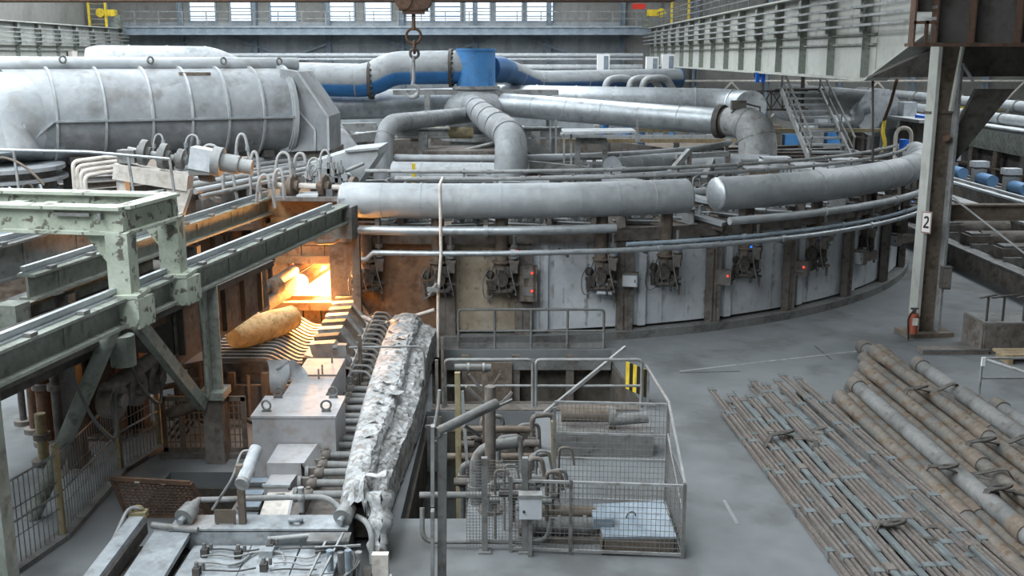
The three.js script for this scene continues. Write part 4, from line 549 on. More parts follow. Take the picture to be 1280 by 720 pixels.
// ================= discharge line, front left =================
function meshPanel(t, p0, p1, y0, y1, step, m, w = 0.012, hstep = step * 2) { // welded wire mesh between two posts: one part, nobody counts the wires
  const L = p0.distanceTo(p1), n = Math.max(2, Math.round(L / step)), gs = [], up = (p, y) => new THREE.Vector3(p.x, p.y + y, p.z);
  for (let i = 0; i <= n; i++) { const p = lerp(p0, p1, i / n); gs.push(bar(up(p, y0), up(p, y1), w, w)); }
  const k = Math.max(1, Math.round((y1 - y0) / hstep)); for (let j = 0; j <= k; j++) { const y = y0 + (y1 - y0) * j / k; gs.push(bar(up(p0, y), up(p1, y), w, w)); }
  return stuff(part(t, 'wire_mesh', gs, m));
}
{ // grey housing boxes of the discharge machine
  const t = thing('gear_housing', 'large dusty grey box housing with four lifting eyes', 'housing');
  part(t, 'box', bx(1.46, 1.3, 1.1, -3.84, 0.65, 18.18), M.box); part(t, 'lid', bx(1.5, 0.04, 1.14, -3.84, 1.31, 18.18), M.box);
  for (const [x, d] of [[-4.36, 17.85], [-3.3, 17.85], [-4.32, 18.62], [-3.3, 18.62]]) part(t, 'lifting_eye', [tor(V(x, 1.45, d), 0.085, 0.02, 0, rnd(-0.4, 0.4)), bx(0.16, 0.03, 0.05, x, 1.345, d)], M.mid); done(t);
  const c = thing('chute_cover', 'sloping grey cover behind the large box, with three pins', 'cover');
  part(c, 'cover_plate', prism([V(-4.3, 1.28, 18.74), V(-3.5, 1.28, 18.74), V(-3.5, 0.5, 18.74), V(-4.3, 0.5, 18.74)], V(0, 0.02, 2.6)), M.box); part(c, 'joint_strip', bx(0.84, 0.03, 0.04, -3.9, 1.31, 20.1), M.mid); part(c, 'base', bx(0.7, 0.6, 2.4, -3.9, 0.3, 20), M.dirty);
  for (const [x, d] of [[-3.8, 19.9], [-3.78, 20.2], [-3.72, 21.0]]) part(c, 'pin', bx(0.03, 0.2, 0.03, x, 1.4, d), M.mid); done(c);
  const rag = thing('foil_scrap', 'torn pale foil sheets sticking up behind the large grey box', 'foil'); const rs = (a, s) => { const g = new THREE.PlaneGeometry(0.42, 0.66, 5, 7), p = g.attributes.position; for (let i = 0; i < p.count; i++) { const u = p.getX(i), v = p.getY(i); p.setXYZ(i, u * (1 - Math.max(0, -v) * 0.9) + Math.sin(v * 5 + s) * 0.06, v, Math.sin(u * 9 + s) * 0.05 + Math.cos(v * 8 + s) * 0.06); } const q = g.clone(); q.scale(1, 1, 1); g.computeVertexNormals(); return g.rotateZ(a); };
  part(rag, 'foil_sheet', rs(0.1, 1).translate(-4.62, 1.35, -19.9), M.pale); part(rag, 'foil_sheet', rs(0.5, 3).scale(0.9, 0.85, 1).translate(-4.28, 1.38, -19.95), M.pale); part(rag, 'support_bar', [bx(0.06, 1.3, 0.06, -4.5, 0.65, 20), bx(0.5, 0.06, 0.06, -4.4, 1.2, 20)], M.mid); done(rag);
  const fr = thing('glow_pit_wall', 'dark brown side wall of the pit in front of the wavy grate', 'wall'); part(fr, 'plate', [bx(2.6, 0.7, 0.12, -5.85, 0.35, 21.4), bx(0.14, 1.0, 0.14, -5.2, 0.5, 21.3), bx(0.14, 1.0, 0.14, -5.9, 0.5, 21.3)], M.dark); part(fr, 'edge_strip', bx(0.05, 1.2, 0.05, -6.55, 0.6, 21.3), M.brown); part(fr, 'edge_strip', bx(0.05, 0.9, 0.05, -5.55, 0.5, 21.3), M.brown); done(fr);
  { const gs = thing('glowing_scale', 'small orange glowing heap of hot scale behind the large grey box', 'scale'), gm = new THREE.MeshStandardMaterial({ color: '#c06020', emissive: new THREE.Color(1, 0.35, 0.05), emissiveIntensity: 1.2, roughness: 1 }); for (let k = 0; k < 5; k++) part(gs, 'scale_lump', new THREE.IcosahedronGeometry(0.1, 1).scale(1.3, 0.6, 1).translate(-4.62 + k * 0.07, 0.66 + (k % 2) * 0.05, -(20.5 + (k % 3) * 0.1)), k % 2 ? gm : M.rust); part(gs, 'tray', bx(0.6, 0.6, 0.5, -4.5, 0.3, 20.6), M.rust); done(gs); const pl = new THREE.PointLight(new THREE.Color(1, 0.4, 0.1), 2.5); pl.position.set(-4.55, 0.95, -20.5); scene.add(pl); }
  const h = thing('funnel_hood', 'stepped grey hood in front of the large box', 'hood');
  const q = (px, py, y) => G(px, py, y); const up = 0.82;
  part(h, 'upper_step', prism([V(-4.12, 0.82, 17.6), V(-3.48, 0.82, 17.6), V(-3.55, 0.82, 16.7), V(-4.12, 0.82, 16.7)], V(0, -0.6, 0)), M.box);
  part(h, 'side_gusset', prism([V(-3.48, 0.82, 17.6), V(-3.55, 0.82, 16.7), V(-3.25, 0.2, 16.9), V(-3.15, 0.2, 17.6)], V(0.05, 0, 0)), M.box);
  part(h, 'lower_step', prism([V(-4.06, 0.62, 16.75), V(-3.62, 0.62, 16.75), V(-3.68, 0.58, 16.25), V(-4.08, 0.58, 16.25)], V(0, -0.45, 0)), M.box); part(h, 'lip', bx(0.46, 0.04, 0.06, -3.87, 0.61, 16.25), M.table);
  part(h, 'chute_plate', prism([V(-4.02, 0.5, 16.3), V(-3.62, 0.5, 16.3), V(-3.52, 0.28, 15.1), V(-4.0, 0.28, 15.1)], V(0, -0.08, 0)), M.cream); part(h, 'chute_side', prism([V(-3.62, 0.54, 16.3), V(-3.52, 0.32, 15.1), V(-3.3, 0.0, 15.2), V(-3.35, 0.1, 16.4)], V(0.04, 0, 0)), M.box);
  for (const [x, d, y] of [[-3.8, 16.05, 0.52], [-3.86, 15.25, 0.38]]) part(h, 'wire_loop', tor(V(x, y, d), 0.1, 0.012, 1.0, 0.4), M.mid);
  part(h, 'base', bx(0.5, 0.3, 2.4, -3.85, 0.12, 16.3), M.dirty); done(h);
  for (let k = 0; k < 4; k++) { const p = G(322 - k * 5, 602 + k * 15, 0.42); const s = thing('cover_plate', `small bluish grey cover plate left of the chute, ${['furthest', 'second furthest', 'third', 'nearest'][k]} of four`, 'plate', 'cover plates beside the chute'); part(s, 'plate', bx(0.34, 0.05, 0.24, p.x, 0.42, -p.z), M.slate); part(s, 'rim', [bx(0.36, 0.03, 0.02, p.x, 0.44, -p.z - 0.12), bx(0.36, 0.03, 0.02, p.x, 0.44, -p.z + 0.12)], M.mid); part(s, 'pedestal', bx(0.28, 0.4, 0.2, p.x, 0.2, -p.z), M.dirty); done(s); }
}
{ // crumpled white cover
  const t = thing('insulation_cover', 'long crumpled whitish insulation cover running towards the viewer', 'cover'); const n = 96, K = 26, P = [], I = [];
  const nz = (a, b, s) => vnoise(a, b, 512, s) - 0.5;
  for (let i = 0; i <= n; i++) { const f = i / n, d = 26.4 - f * 11.4, xl = -3.2 + 0.55 * f - 0.12 * Math.sin(f * 3), xr = -1.9 - 0.06 * Math.sin(f * 9) - 0.06 * f, w = xr - xl;
    const sec = [[0, 0.3], [0.04, 0.7], [0.12, 0.98], [0.35, 1.06], [0.58, 1.02], [0.66, 0.94], [0.7, 0.8], [0.84, 0.72], [0.97, 0.6], [1.0, 0.05]];
    for (let k = 0; k <= K; k++) { const u = k / K * (sec.length - 1), j = Math.min(sec.length - 2, Math.floor(u)), g = u - j, sx = sec[j][0] + (sec[j + 1][0] - sec[j][0]) * g, sy = sec[j][1] + (sec[j + 1][1] - sec[j][1]) * g; const a = nz(i * 0.5, k * 0.6, 3) * 0.05 + nz(i * 1.7, k * 1.7, 5) * 0.03 + nz(i * 0.16, k * 0.2, 9) * 0.07; P.push(xl + w * sx + nz(i * 0.9, k * 0.9, 11) * 0.05, Math.max(0.05, sy + a - (f > 0.97 ? (f - 0.97) * 12 * rnd(0.3, 1) : 0)), -(d + nz(i, k, 13) * 0.05)); } }
  for (let i = 0; i < n; i++) for (let k = 0; k < K; k++) { const a = i * (K + 1) + k, b = a + K + 1; I.push(a, a + 1, b, b, a + 1, b + 1); }
  const g = new THREE.BufferGeometry(); g.setAttribute('position', new THREE.Float32BufferAttribute(P, 3)); g.setIndex(I); const s = g.toNonIndexed(); s.computeVertexNormals(); part(t, 'wrap', s, new THREE.MeshStandardMaterial({ map: M.wrap.map, bumpMap: bump, bumpScale: 0.015, roughness: 0.85, side: THREE.DoubleSide }));
  for (let k = 0; k < 18; k++) { const d = 15.2 + rnd() * 11, f = (26.4 - d) / 11.4, x = -3.1 + 0.5 * f + rnd(0.1, 0.75) * (0.85 - 0.1 * f), w = rnd(0.12, 0.34); const q = new THREE.PlaneGeometry(w, w * rnd(0.5, 0.9), 2, 2), pp = q.attributes.position; for (let i = 0; i < pp.count; i++) pp.setZ(i, rnd(-0.04, 0.05)); q.rotateX(-1.57 + rnd(-0.6, 0.4)).rotateY(rnd(-1.5, 1.5)).translate(x, 1.06 + rnd(0, 0.05), -d); part(t, 'foil_flap', q.toNonIndexed(), M.wrapF ??= new THREE.MeshStandardMaterial({ map: M.wrap.map, roughness: 0.8, side: THREE.DoubleSide })); }
  part(t, 'inner_beam', bx(0.6, 0.5, 10.8, -2.4, 0.35, 20.8), M.dirty); 
  const col = []; for (let i = 0; i <= 14; i++) { const f = i / 14; col.push(V(-2.02 + Math.sin(f * 5) * 0.02, 0.95 - f * 0.9, 15.2 - f * 0.5)); }
  part(t, 'hanging_wrap', sweep(col, (s2) => 0.2 - 0.08 * s2 + 0.04 * Math.sin(s2 * 17), 9).map((q) => { const p = q.attributes.position; for (let i = 0; i < p.count; i++) p.setX(i, p.getX(i) + nz(i * 0.7, 3, 21) * 0.06); q.computeVertexNormals(); return q; }), M.wrapF); part(t, 'binding_wire', [tor(V(-2.01, 0.58, 15), 0.185, 0.012, Math.PI / 2 - 0.3), tor(V(-2.02, 0.25, 14.85), 0.16, 0.012, Math.PI / 2 - 0.3)], M.dark); done(t);
  one('pale_post', 'pale flat post under the hanging end of the white cover', 'post', [bx(0.24, 0.42, 0.12, -1.92, 0.21, 14.2), bx(0.3, 0.04, 0.2, -1.92, 0.02, 14.2)], M.cream);
  const r = thing('guard_rail', 'thin grey rail bent across the white cover', 'railing'); part(r, 'rail', tb([V(-3.55, 1.3, 22.2), V(-2.0, 1.32, 22.2), V(-1.92, 1.2, 22.2), V(-1.92, 0.4, 22.2)], 0.025, 0.08, 6), M.steel); part(r, 'post', bar(V(-3.3, 0, 22.1), V(-3.3, 1.6, 22.1), 0.11, 0.07), M.brown); part(r, 'clamp', [bx(0.2, 0.24, 0.2, -3.7, 1.25, 22.2), cy(V(-3.9, 1.3, 22.2), V(-3.6, 1.3, 22.2), 0.05)], M.steel); done(r);
}
{ // roller table in the foreground
  const t = thing('machine_table', 'dusty pale machine table with hoses and valve blocks at the bottom edge', 'table');
  part(t, 'cross_beam', [bx(2.7, 0.05, 0.5, -3.82, 0.52, 15.0), bx(2.7, 0.3, 0.06, -3.82, 0.36, 14.78), bx(2.7, 0.5, 0.3, -3.82, 0.25, 15.1)], M.table);
  for (const [x, w] of [[-4.36, 0.86], [-3.55, 0.72], [-2.86, 0.6]]) part(t, 'top_panel', prism([V(x - w / 2, 0.3, 14.7), V(x + w / 2, 0.3, 14.7), V(x + w / 2 * 0.96 + 0.05, 0.3, 12.6), V(x - w / 2 * 0.96, 0.3, 12.6)], V(0, -0.12, 0)), M.table);
  part(t, 'frame', [bx(2.6, 0.2, 2.1, -3.6, 0.1, 13.7)], M.dark);
  part(t, 'roller_bar', cy(V(-3.65, 0.44, 14.62), V(-2.95, 0.47, 14.7), 0.04), M.steel); part(t, 'edge_plate', bx(0.62, 0.03, 0.3, -2.72, 0.5, 14.55), M.mid);
  for (const [px, py] of [[256, 690], [246, 714], [338, 684], [330, 708], [298, 692]]) { const p = G(px, py, 0.36); const v = part(t, 'valve_block', [bx(0.1, 0.12, 0.13, p.x, 0.36, -p.z)], M.dark); part(v, 'valve_stem', [cy(p.clone().setY(0.36), p.clone().setY(0.5), 0.03), cy(p.clone().add(V(0.08, 0, 0.06)).setY(0.36), p.clone().add(V(0.08, 0, 0.06)).setY(0.46), 0.025)], M.mid); }
  for (let k = 0; k < 12; k++) { const x0 = k < 6 ? -4.6 + rnd(0, 0.2) : -3.45, d0 = 14.5 - (k % 6) * 0.22, x1 = x0 + rnd(0.6, 0.95); part(t, 'hose', tb([V(x0, 0.34, d0), V(x0 + 0.25, 0.36, d0 + rnd(-0.05, 0.05)), V(x0 + 0.5, 0.36, d0 - rnd(0.0, 0.16)), V(x1, 0.37, d0 + rnd(-0.05, 0.1))], 0.014, 0.2, 5), k % 3 ? M.steel : M.rubber); }
  part(t, 'conduit', tb([V(-4.1, 0.34, 14.0), V(-3.95, 0.34, 14.0), V(-3.82, 0.34, 14.4), V(-3.4, 0.34, 14.42), V(-3.3, 0.34, 14.1)], 0.02, 0.1, 6), M.steel);
  part(t, 'mounting_pad', bx(0.2, 0.1, 0.2, -3.62, 0.35, 14.4), M.table); part(t, 'lifting_eye', tor(V(-3.3, 0.6, 14.95), 0.09, 0.035, 1.2), M.table); done(t);
  const st = (x, d, label) => { const m = thing('hydraulic_accumulator', label, 'cylinder'); part(m, 'body', [cy(V(x, 0.66, d - 0.12), V(x + 0.06, 0.72, d + 0.12), 0.15, 0.13, 18)], M.steel); part(m, 'nose', cy(V(x + 0.06, 0.72, d + 0.12), V(x + 0.12, 0.78, d + 0.34), 0.1, 0.03), M.steel); part(m, 'front_stub', cy(V(x - 0.03, 0.64, d - 0.22), V(x, 0.66, d - 0.12), 0.05), M.table); part(m, 'stand', bx(0.12, 0.2, 0.12, x, 0.6, d), M.steel); return done(m); };
  st(-4.98, 15.0, 'turnip-shaped grey cylinder left of the low sign plate'); st(-2.57, 15.0, 'turnip-shaped grey cylinder at the right end of the table beam');
  const sg = thing('rail_sign', 'small brown plate standing on the table beam', 'plate'); part(sg, 'plate', bx(0.32, 0.22, 0.02, -4.35, 0.68, 14.9), M.brown); part(sg, 'stand', [bx(0.03, 0.14, 0.02, -4.48, 0.6, 14.92), bx(0.03, 0.14, 0.02, -4.22, 0.6, 14.92)], M.mid); done(sg);
  const ps = thing('sensor_post', 'brown post with a white cylindrical camera housing on top', 'sensor'); part(ps, 'post', bx(0.1, 0.95, 0.1, -4.1, 1.02, 14.95), M.brown); const hs = part(ps, 'camera_housing', cy(V(-4.02, 1.28, 14.75), V(-3.92, 1.62, 15.3), 0.1, 0.1, 12), M.pale); part(hs, 'front_ring', cy(V(-4.025, 1.27, 14.72), V(-4.015, 1.29, 14.78), 0.11, 0.11, 12), M.steel); part(ps, 'cable', tb([V(-4.0, 1.6, 15.25), V(-4.14, 1.62, 15.2), V(-4.2, 1.3, 15.0), V(-4.6, 0.7, 15.1)], 0.022, 0.2, 6), M.steel); part(ps, 'bracket', bx(0.22, 0.05, 0.08, -4.02, 1.4, 14.97), M.mid); done(ps);
  const pp = thing('water_pipe', 'grey pipe crossing above the table beam, bending down at right', 'pipe'); part(pp, 'pipe', tb([V(-4.9, 0.75, 15.35), V(-3.3, 0.8, 15.35), V(-2.85, 0.8, 15.35), V(-2.6, 0.6, 15.2), V(-2.25, 0.6, 15.0), V(-2.1, 0.5, 14.7), V(-2.1, 0.05, 14.6)], 0.045, 0.2, 10), M.steel); part(pp, 'tee_valve', [new THREE.SphereGeometry(0.08, 10, 8).translate(-3.28, 0.8, -15.35), cy(V(-3.28, 0.8, 15.35), V(-3.28, 0.96, 15.35), 0.05), cy(V(-3.28, 0.55, 15.35), V(-3.28, 0.8, 15.35), 0.04)], M.steel); done(pp);
  const hm = thing('hose_manifold', 'rack of grey cylinders and looped hoses right of the table', 'manifold'); for (let k = 0; k < 4; k++) part(hm, 'cylinder', cy(V(-2.6 + k * 0.13, 0.1, 13.9 + (k % 2) * 0.15), V(-2.6 + k * 0.13, 0.62 - (k % 2) * 0.1, 13.9 + (k % 2) * 0.15), 0.05), k % 2 ? M.steel : M.slate); part(hm, 'frame_rod', [bar(V(-2.75, 0.5, 14.4), V(-2.85, 0.42, 13.2), 0.03), bar(V(-2.5, 0.6, 14.5), V(-2.65, 0.5, 13.2), 0.03), bar(V(-2.85, 0.5, 14.2), V(-2.2, 0.55, 14.2), 0.03)], M.steel); for (let k = 0; k < 5; k++) part(hm, 'hose', tb([V(-2.85, 0.45 + k * 0.03, 14.1), V(-2.35, 0.5 + k * 0.03, 14.2 - k * 0.04), V(-2.15 - k * 0.02, 0.4, 14.0), V(-2.4, 0.25, 13.8)], 0.016, 0.15, 6), k % 2 ? M.rubber : M.steel); part(hm, 'base', bx(0.8, 0.12, 1.0, -2.45, 0.06, 13.9), M.dark); done(hm);
  const rp = thing('loading_ramp', 'pale sloping ramp plates with raised side rail at bottom left', 'ramp'); part(rp, 'ramp_plate', prism([V(-5.4, 0.5, 14.8), V(-4.84, 0.5, 14.75), V(-4.86, 0.36, 12.6), V(-5.42, 0.36, 12.6)], V(0, -0.08, 0)), M.table); part(rp, 'top_roller', cy(V(-5.45, 0.56, 14.85), V(-4.72, 0.54, 14.72), 0.05), M.steel); part(rp, 'side_rail', [bar(V(-5.68, 0.62, 14.95), V(-5.78, 0.42, 12.4), 0.22, 0.16)], M.table); part(rp, 'rail_lip', bar(V(-5.56, 0.5, 14.9), V(-5.64, 0.32, 12.4), 0.04, 0.2), M.dark); part(rp, 'yellow_cap', [bx(0.26, 0.1, 0.16, -5.68, 0.7, 14.95), tor(V(-5.68, 0.74, 14.95), 0.09, 0.02)], M.yellowD); part(rp, 'strap', tb([V(-5.62, 0.78, 14.95), V(-5.8, 0.84, 14.9), V(-5.88, 0.5, 14.3), V(-6.0, 0.25, 12.6)], 0.03, 0.15, 5), M.steel); part(rp, 'frame', bx(0.8, 0.24, 2.2, -5.3, 0.12, 13.7), M.dark); done(rp);
}
{ // fences, hatch and background on the left
  const f = thing('mesh_fence', 'rusty wire mesh fence with posts along the left aisle', 'fence'); const ps = [V(-7.42, 0, 14.4), V(-7.15, 0, 15.6), V(-7.22, 0, 18.3), V(-6.9, 0, 19.6)];
  ps.forEach((p, i) => { part(f, 'post', [bar(p, p.clone().setY(1.5), 0.08, 0.08), cy(p.clone().setY(1.5), p.clone().setY(1.54), 0.06)], M.yellowD); if (i) { meshPanel(f, ps[i - 1], p, 0.06, 1.4, 0.11, M.mid, 0.012, 0.45); for (const y of [0.75, 1.4]) part(f, 'rail', bar(ps[i - 1].clone().setY(y), p.clone().setY(y), 0.03), M.steel); } }); part(f, 'kerb', ps.slice(1).map((p, i) => bar(ps[i].clone().setY(0.04), p.clone().setY(0.04), 0.25, 0.08)), M.mid); done(f);
  const g = thing('grid_gate', 'brown framed grid gate standing behind the open pit', 'gate'), gp = [V(-6.62, 0, 19.1), V(-5.1, 0, 19.1)]; part(g, 'frame', [bx(0.09, 1.2, 0.06, -6.62, 0.6, 19.1), bx(0.09, 1.2, 0.06, -5.1, 0.6, 19.1), bx(1.6, 0.09, 0.06, -5.86, 1.16, 19.1), bx(1.6, 0.09, 0.06, -5.86, 0.14, 19.1)], M.brown); for (let k = 1; k < 16; k++) part(g, 'grid_bar', bx(0.022, 1.0, 0.02, -6.62 + k * 0.095, 0.65, 19.1), M.brown); for (let k = 1; k < 7; k++) part(g, 'cross_bar', bx(1.5, 0.018, 0.02, -5.86, 0.14 + k * 0.145, 19.12), M.brown); part(g, 'foot', bx(1.7, 0.1, 0.3, -5.86, 0.05, 19.1), M.dirty); done(g);
  const h = thing('hatch_grating', 'rusty perforated hatch grating propped open over the pit', 'hatch'), a = V(-6.4, 0.02, 16.35), b = V(-5.0, 0.02, 16.35), c = G(238, 604, 0.75), d = G(139, 598, 0.75); const at = (u, v) => lerp(lerp(a, b, u), lerp(d, c, u), v);
  part(h, 'frame', [bar(a, b, 0.06), bar(b, c, 0.06), bar(c, d, 0.05, 0.07), bar(d, a, 0.06)], M.rust); for (let k = 1; k < 17; k++) part(h, 'grating_bar', bar(at(k / 17, 0), at(k / 17, 1), 0.035, 0.02), M.dirty); for (let k = 1; k < 12; k++) part(h, 'grating_bar', bar(at(0, k / 12), at(1, k / 12), 0.035, 0.02), M.rust); for (const u of [0.33, 0.66]) part(h, 'handle_slot', bar(at(u - 0.03, 0.96), at(u + 0.03, 0.96), 0.07, 0.03), M.cream); done(h);
  for (const [p, w, l] of [[V(-7.6, 0, 14.15), 0.2, 'wide flat steel post at bottom left, left of two'], [V(-7.28, 0, 13.95), 0.12, 'narrow flat steel post at bottom left, right of two']]) { const t = thing('gate_post', l, 'post'); part(t, 'post', bx(w, 1.75, 0.16, p.x, 0.88, -p.z), M.greenD); part(t, 'cap', bx(w + 0.03, 0.03, 0.19, p.x, 1.76, -p.z), M.mid); part(t, 'hinge', [bx(0.1, 0.04, 0.2, p.x + 0.1, 1.2, -p.z - 0.1), bx(0.1, 0.04, 0.2, p.x + 0.1, 0.7, -p.z - 0.1)], M.mid); done(t); }
  for (const [px, py, hh, r, m, l] of [[44, 540, 2.2, 0.09, M.rust, 'thin rusty vertical pipe seen through left fence, first from left'], [60, 555, 2.3, 0.14, M.rust, 'thick rusty vertical pipe seen through the left fence'], [79, 560, 2.4, 0.13, M.dark, 'dark vertical pipe right of the thick rusty pipe'], [98, 570, 2.4, 0.1, M.dark, 'dark vertical pipe with collars, rightmost of the standing pipes'], [30, 530, 2.0, 0.07, M.dark, 'thin dark vertical pipe, leftmost, seen through fence'], [56, 580, 1.0, 0.1, M.yellowD, 'short dull yellow bollard pipe by the left fence']]) { const p = G(px, py, 0); const t = thing('standing_pipe', l, 'pipe'); part(t, 'pipe', cy(p, p.clone().setY(hh), r), m); part(t, 'collar', cy(p.clone().setY(hh * 0.5), p.clone().setY(hh * 0.5 + 0.12), r + 0.06), M.dirty); part(t, 'foot_ring', cy(p, p.clone().setY(0.1), r + 0.12), M.dirty); done(t); }
  const cb = thing('control_cabinet', 'blue grey cabinet with sloping side behind the left fence', 'cabinet'), cp2 = G(95, 500, 0), cd = -cp2.z; part(cb, 'body', bx(0.75, 2.0, 0.8, cp2.x, 1.0, cd), M.slate); part(cb, 'side_wing', prism([V(cp2.x - 0.38, 0, cd), V(cp2.x - 0.38, 1.9, cd), V(cp2.x - 1.1, 0, cd)], V(0, 0, 0.1)), M.slate); part(cb, 'blue_top', bx(0.8, 0.06, 0.85, cp2.x, 2.03, cd), M.brightBlue); part(cb, 'door', bx(0.6, 1.6, 0.03, cp2.x, 1.0, cd - 0.41), M.slate); part(cb, 'handle', cy(V(cp2.x, 1.2, cd - 0.46), V(cp2.x, 1.2, cd - 0.42), 0.05), M.dark); done(cb);
  const wc = (x, d, w, hh, m, l) => { const t = thing('steel_stanchion', l, 'column'); part(t, 'web', bx(w, hh, 0.06, x, hh / 2, d), m); part(t, 'flange', bx(0.06, hh, 0.4, x - w / 2, hh / 2, d), m); part(t, 'flange', bx(0.06, hh, 0.4, x + w / 2, hh / 2, d), m); part(t, 'base', bx(w + 0.3, 0.06, 0.6, x, 0.03, d), M.dirty); done(t); };
  { const p = G(135, 545, 0); wc(p.x, -p.z, 0.6, 2.4, M.rust, 'wide rust brown stanchion behind the thick green brace'); const q = G(168, 535, 0); wc(q.x, -q.z, 0.5, 2.2, M.rust, 'rust brown stanchion right of the wide one'); }
  for (const [px, py, w, l] of [[206, 500, 0.9, 'white sheet screen left of the green support post'], [236, 494, 0.9, 'white sheet screen just behind the green support post']]) { const p = G(px, py, 0), t = thing('white_screen', l, 'screen'); part(t, 'sheet', bx(w, 1.6, 0.05, p.x, 0.95, -p.z), M.white); part(t, 'frame', [bx(0.05, 1.75, 0.06, p.x - w / 2, 0.88, -p.z), bx(0.05, 1.75, 0.06, p.x + w / 2, 0.88, -p.z), bx(w, 0.05, 0.06, p.x, 1.3, -p.z - 0.04)], M.slate); done(t); }
  { const b = thing('floor_beam', 'dark horizontal pipes on brackets crossing behind the left fence', 'pipe rack'); for (const y of [0.5, 0.85, 1.2]) part(b, 'pipe', cy(V(-9.2, y, 20.5), V(-6.4, y + 0.3, 21.6), 0.06), M.dark); for (const x of [-8.8, -7.8, -6.9]) part(b, 'bracket', bar(V(x, 0, 20.9), V(x, 1.4, 20.9), 0.08), M.dark); done(b); }
  { const p = G(226, 515, 0.9), t = thing('vent_stub', 'short brown tilted pipe stub above the grid gate', 'pipe'); part(t, 'stub', cy(p.clone().add(V(-0.25, -0.06, 0)), p.clone().add(V(0.25, 0.12, 0.1)), 0.12), M.brown); part(t, 'stand', bar(p.clone().setY(0), p, 0.06), M.brown); done(t); }
  { const t = thing('dark_hose_run', 'looped dark hoses lying behind the mesh fence', 'hose'); for (let k = 0; k < 4; k++) part(t, 'hose', tb([V(-6.9 + k * 0.12, 0.06, 19.9), V(-6.6 + k * 0.1, 0.5, 20.3), V(-6.3 + k * 0.1, 0.06 + k * 0.1, 20.6), V(-5.8, 0.4, 20.4 + k * 0.1), V(-5.4, 0.06, 20.8)], 0.025, 0.3, 6), M.black); done(t); }
}
{ // deck with drives, pipes and hoses beside the furnace mouth
  const t = thing('drive_gantry', 'tan steel gantry with a shaft, toothed wheels and a motor', 'gantry'), dd = 24.5, q = (px, py) => D(px, py, dd);
  const g0 = q(146, 213), g1 = q(238, 228);
  part(t, 'cross_beam', [bar(g0, g1, 0.5, 0.36)], M.cream); part(t, 'leg', bar(off(g0, 0.12, -0.15), V(g0.x + 0.12, 0, dd + 0.1), 0.3, 0.2), M.cream); part(t, 'leg', prism([off(g1, -0.5, -0.15, -0.2), off(g1, 0.05, -0.15, -0.2), off(g1, -0.25, -0.9, -0.2), off(g1, -0.5, -0.9, -0.2)], V(0, 0, 0.3)), M.cream); part(t, 'leg', bar(off(g1, -0.4, -0.8), V(g1.x - 0.4, 0, dd), 0.3, 0.3), M.cream);
  const s0 = q(160, 187), s1 = q(232, 200), sd = s1.clone().sub(s0).normalize(); part(t, 'shaft', cy(s0, s1, 0.07), M.steel); for (const [f, r] of [[0.28, 0.3], [0.62, 0.3], [0.92, 0.24]]) part(t, 'toothed_wheel', [ring(lerp(s0, s1, f), sd, r, 0.14, 20), ring(lerp(s0, s1, f), sd, r * 0.5, 0.3, 12)], M.mid);
  const m0 = q(240, 196); part(t, 'gearbox', bar(m0, m0.clone().addScaledVector(sd, 0.5), 0.46, 0.5), M.pale); part(t, 'motor', [ring(m0.clone().addScaledVector(sd, 0.6), sd, 0.34, 0.2, 20), cy(m0.clone().addScaledVector(sd, 0.6), m0.clone().addScaledVector(sd, 1.1), 0.22), cy(m0.clone().addScaledVector(sd, 1.1), m0.clone().addScaledVector(sd, 1.4), 0.17)], M.steel); part(t, 'guard_plate', prism([q(240, 206), q(254, 206), q(262, 228), q(250, 226)], V(0.1, 0, 0.2)), M.brown); part(t, 'bearing_block', bx(0.4, 0.3, 0.4, s0.x, s0.y - 0.15, dd), M.mid); part(t, 'bearing_block', bx(0.5, 0.16, 0.4, m0.x + 0.2, m0.y - 0.32, dd), M.mid); done(t);
  const r = thing('deck_railing', 'thin grey handrail running from the left edge above the carriage', 'railing'); const a = D(-10, 187, 23), b = D(110, 190, 23.4), c = D(212, 199, 23.8); part(r, 'rail', sweep([a, b, c], 0.035, 6), M.silver); for (const [p, px] of [[D(17, 188, 23), 17], [c, 0], [D(160, 195, 23.6), 1]]) part(r, 'post', bar(p, V(p.x + 0.1, px === 17 ? 2.6 : p.y - 1.4, -p.z), 0.05), M.steel); part(r, 'sagging_cable', sweep(Array.from({ length: 12 }, (_, i) => { const f = i / 11; return V(D(0, 197, 23).x + f * 0.9, D(0, 197, 23).y - f * f * 0.6, 23); }), 0.03, 6), M.brown); done(r);
  const pk = thing('bent_conduits', 'four parallel pipes bending down left of the drive gantry', 'pipe'); for (let k = 0; k < 4; k++) part(pk, 'pipe', tb([D(150, 195 + k * 6, 27), D(138, 196 + k * 6, 27), D(91 + k * 5, 202 + k * 6, 26.6), V(D(92 + k * 5, 245, 26.6).x, 0.2, 26.6)], 0.055, 0.15, 8), M.cream); done(pk);
  const rk = thing('pipe_rack', 'rack of long dusty pipes beside the track beams leading to furnace', 'pipe rack'); for (let k = 0; k < 6; k++) part(rk, 'pipe', sweep([D(250 - k * 6, 246 - k * 7, 25.8 + k * 0.7), D(420 - k * 4, 208 - k * 3, 30.5 + k * 0.5)], 0.06 + (k % 3) * 0.02, 8), k % 2 ? M.ductB : M.steel); for (const f of [0.1, 0.4, 0.7, 0.95]) { const p = lerp(D(235, 230, 27.5), D(410, 200, 32), f); part(rk, 'rack_support', [bar(off(p, -0.6, -0.25, 1), off(p, 0.7, -0.35, -1.2), 0.12), bar(V(p.x, 0.1, -p.z), off(p, 0, -0.3), 0.16)], M.dirty); } done(rk);
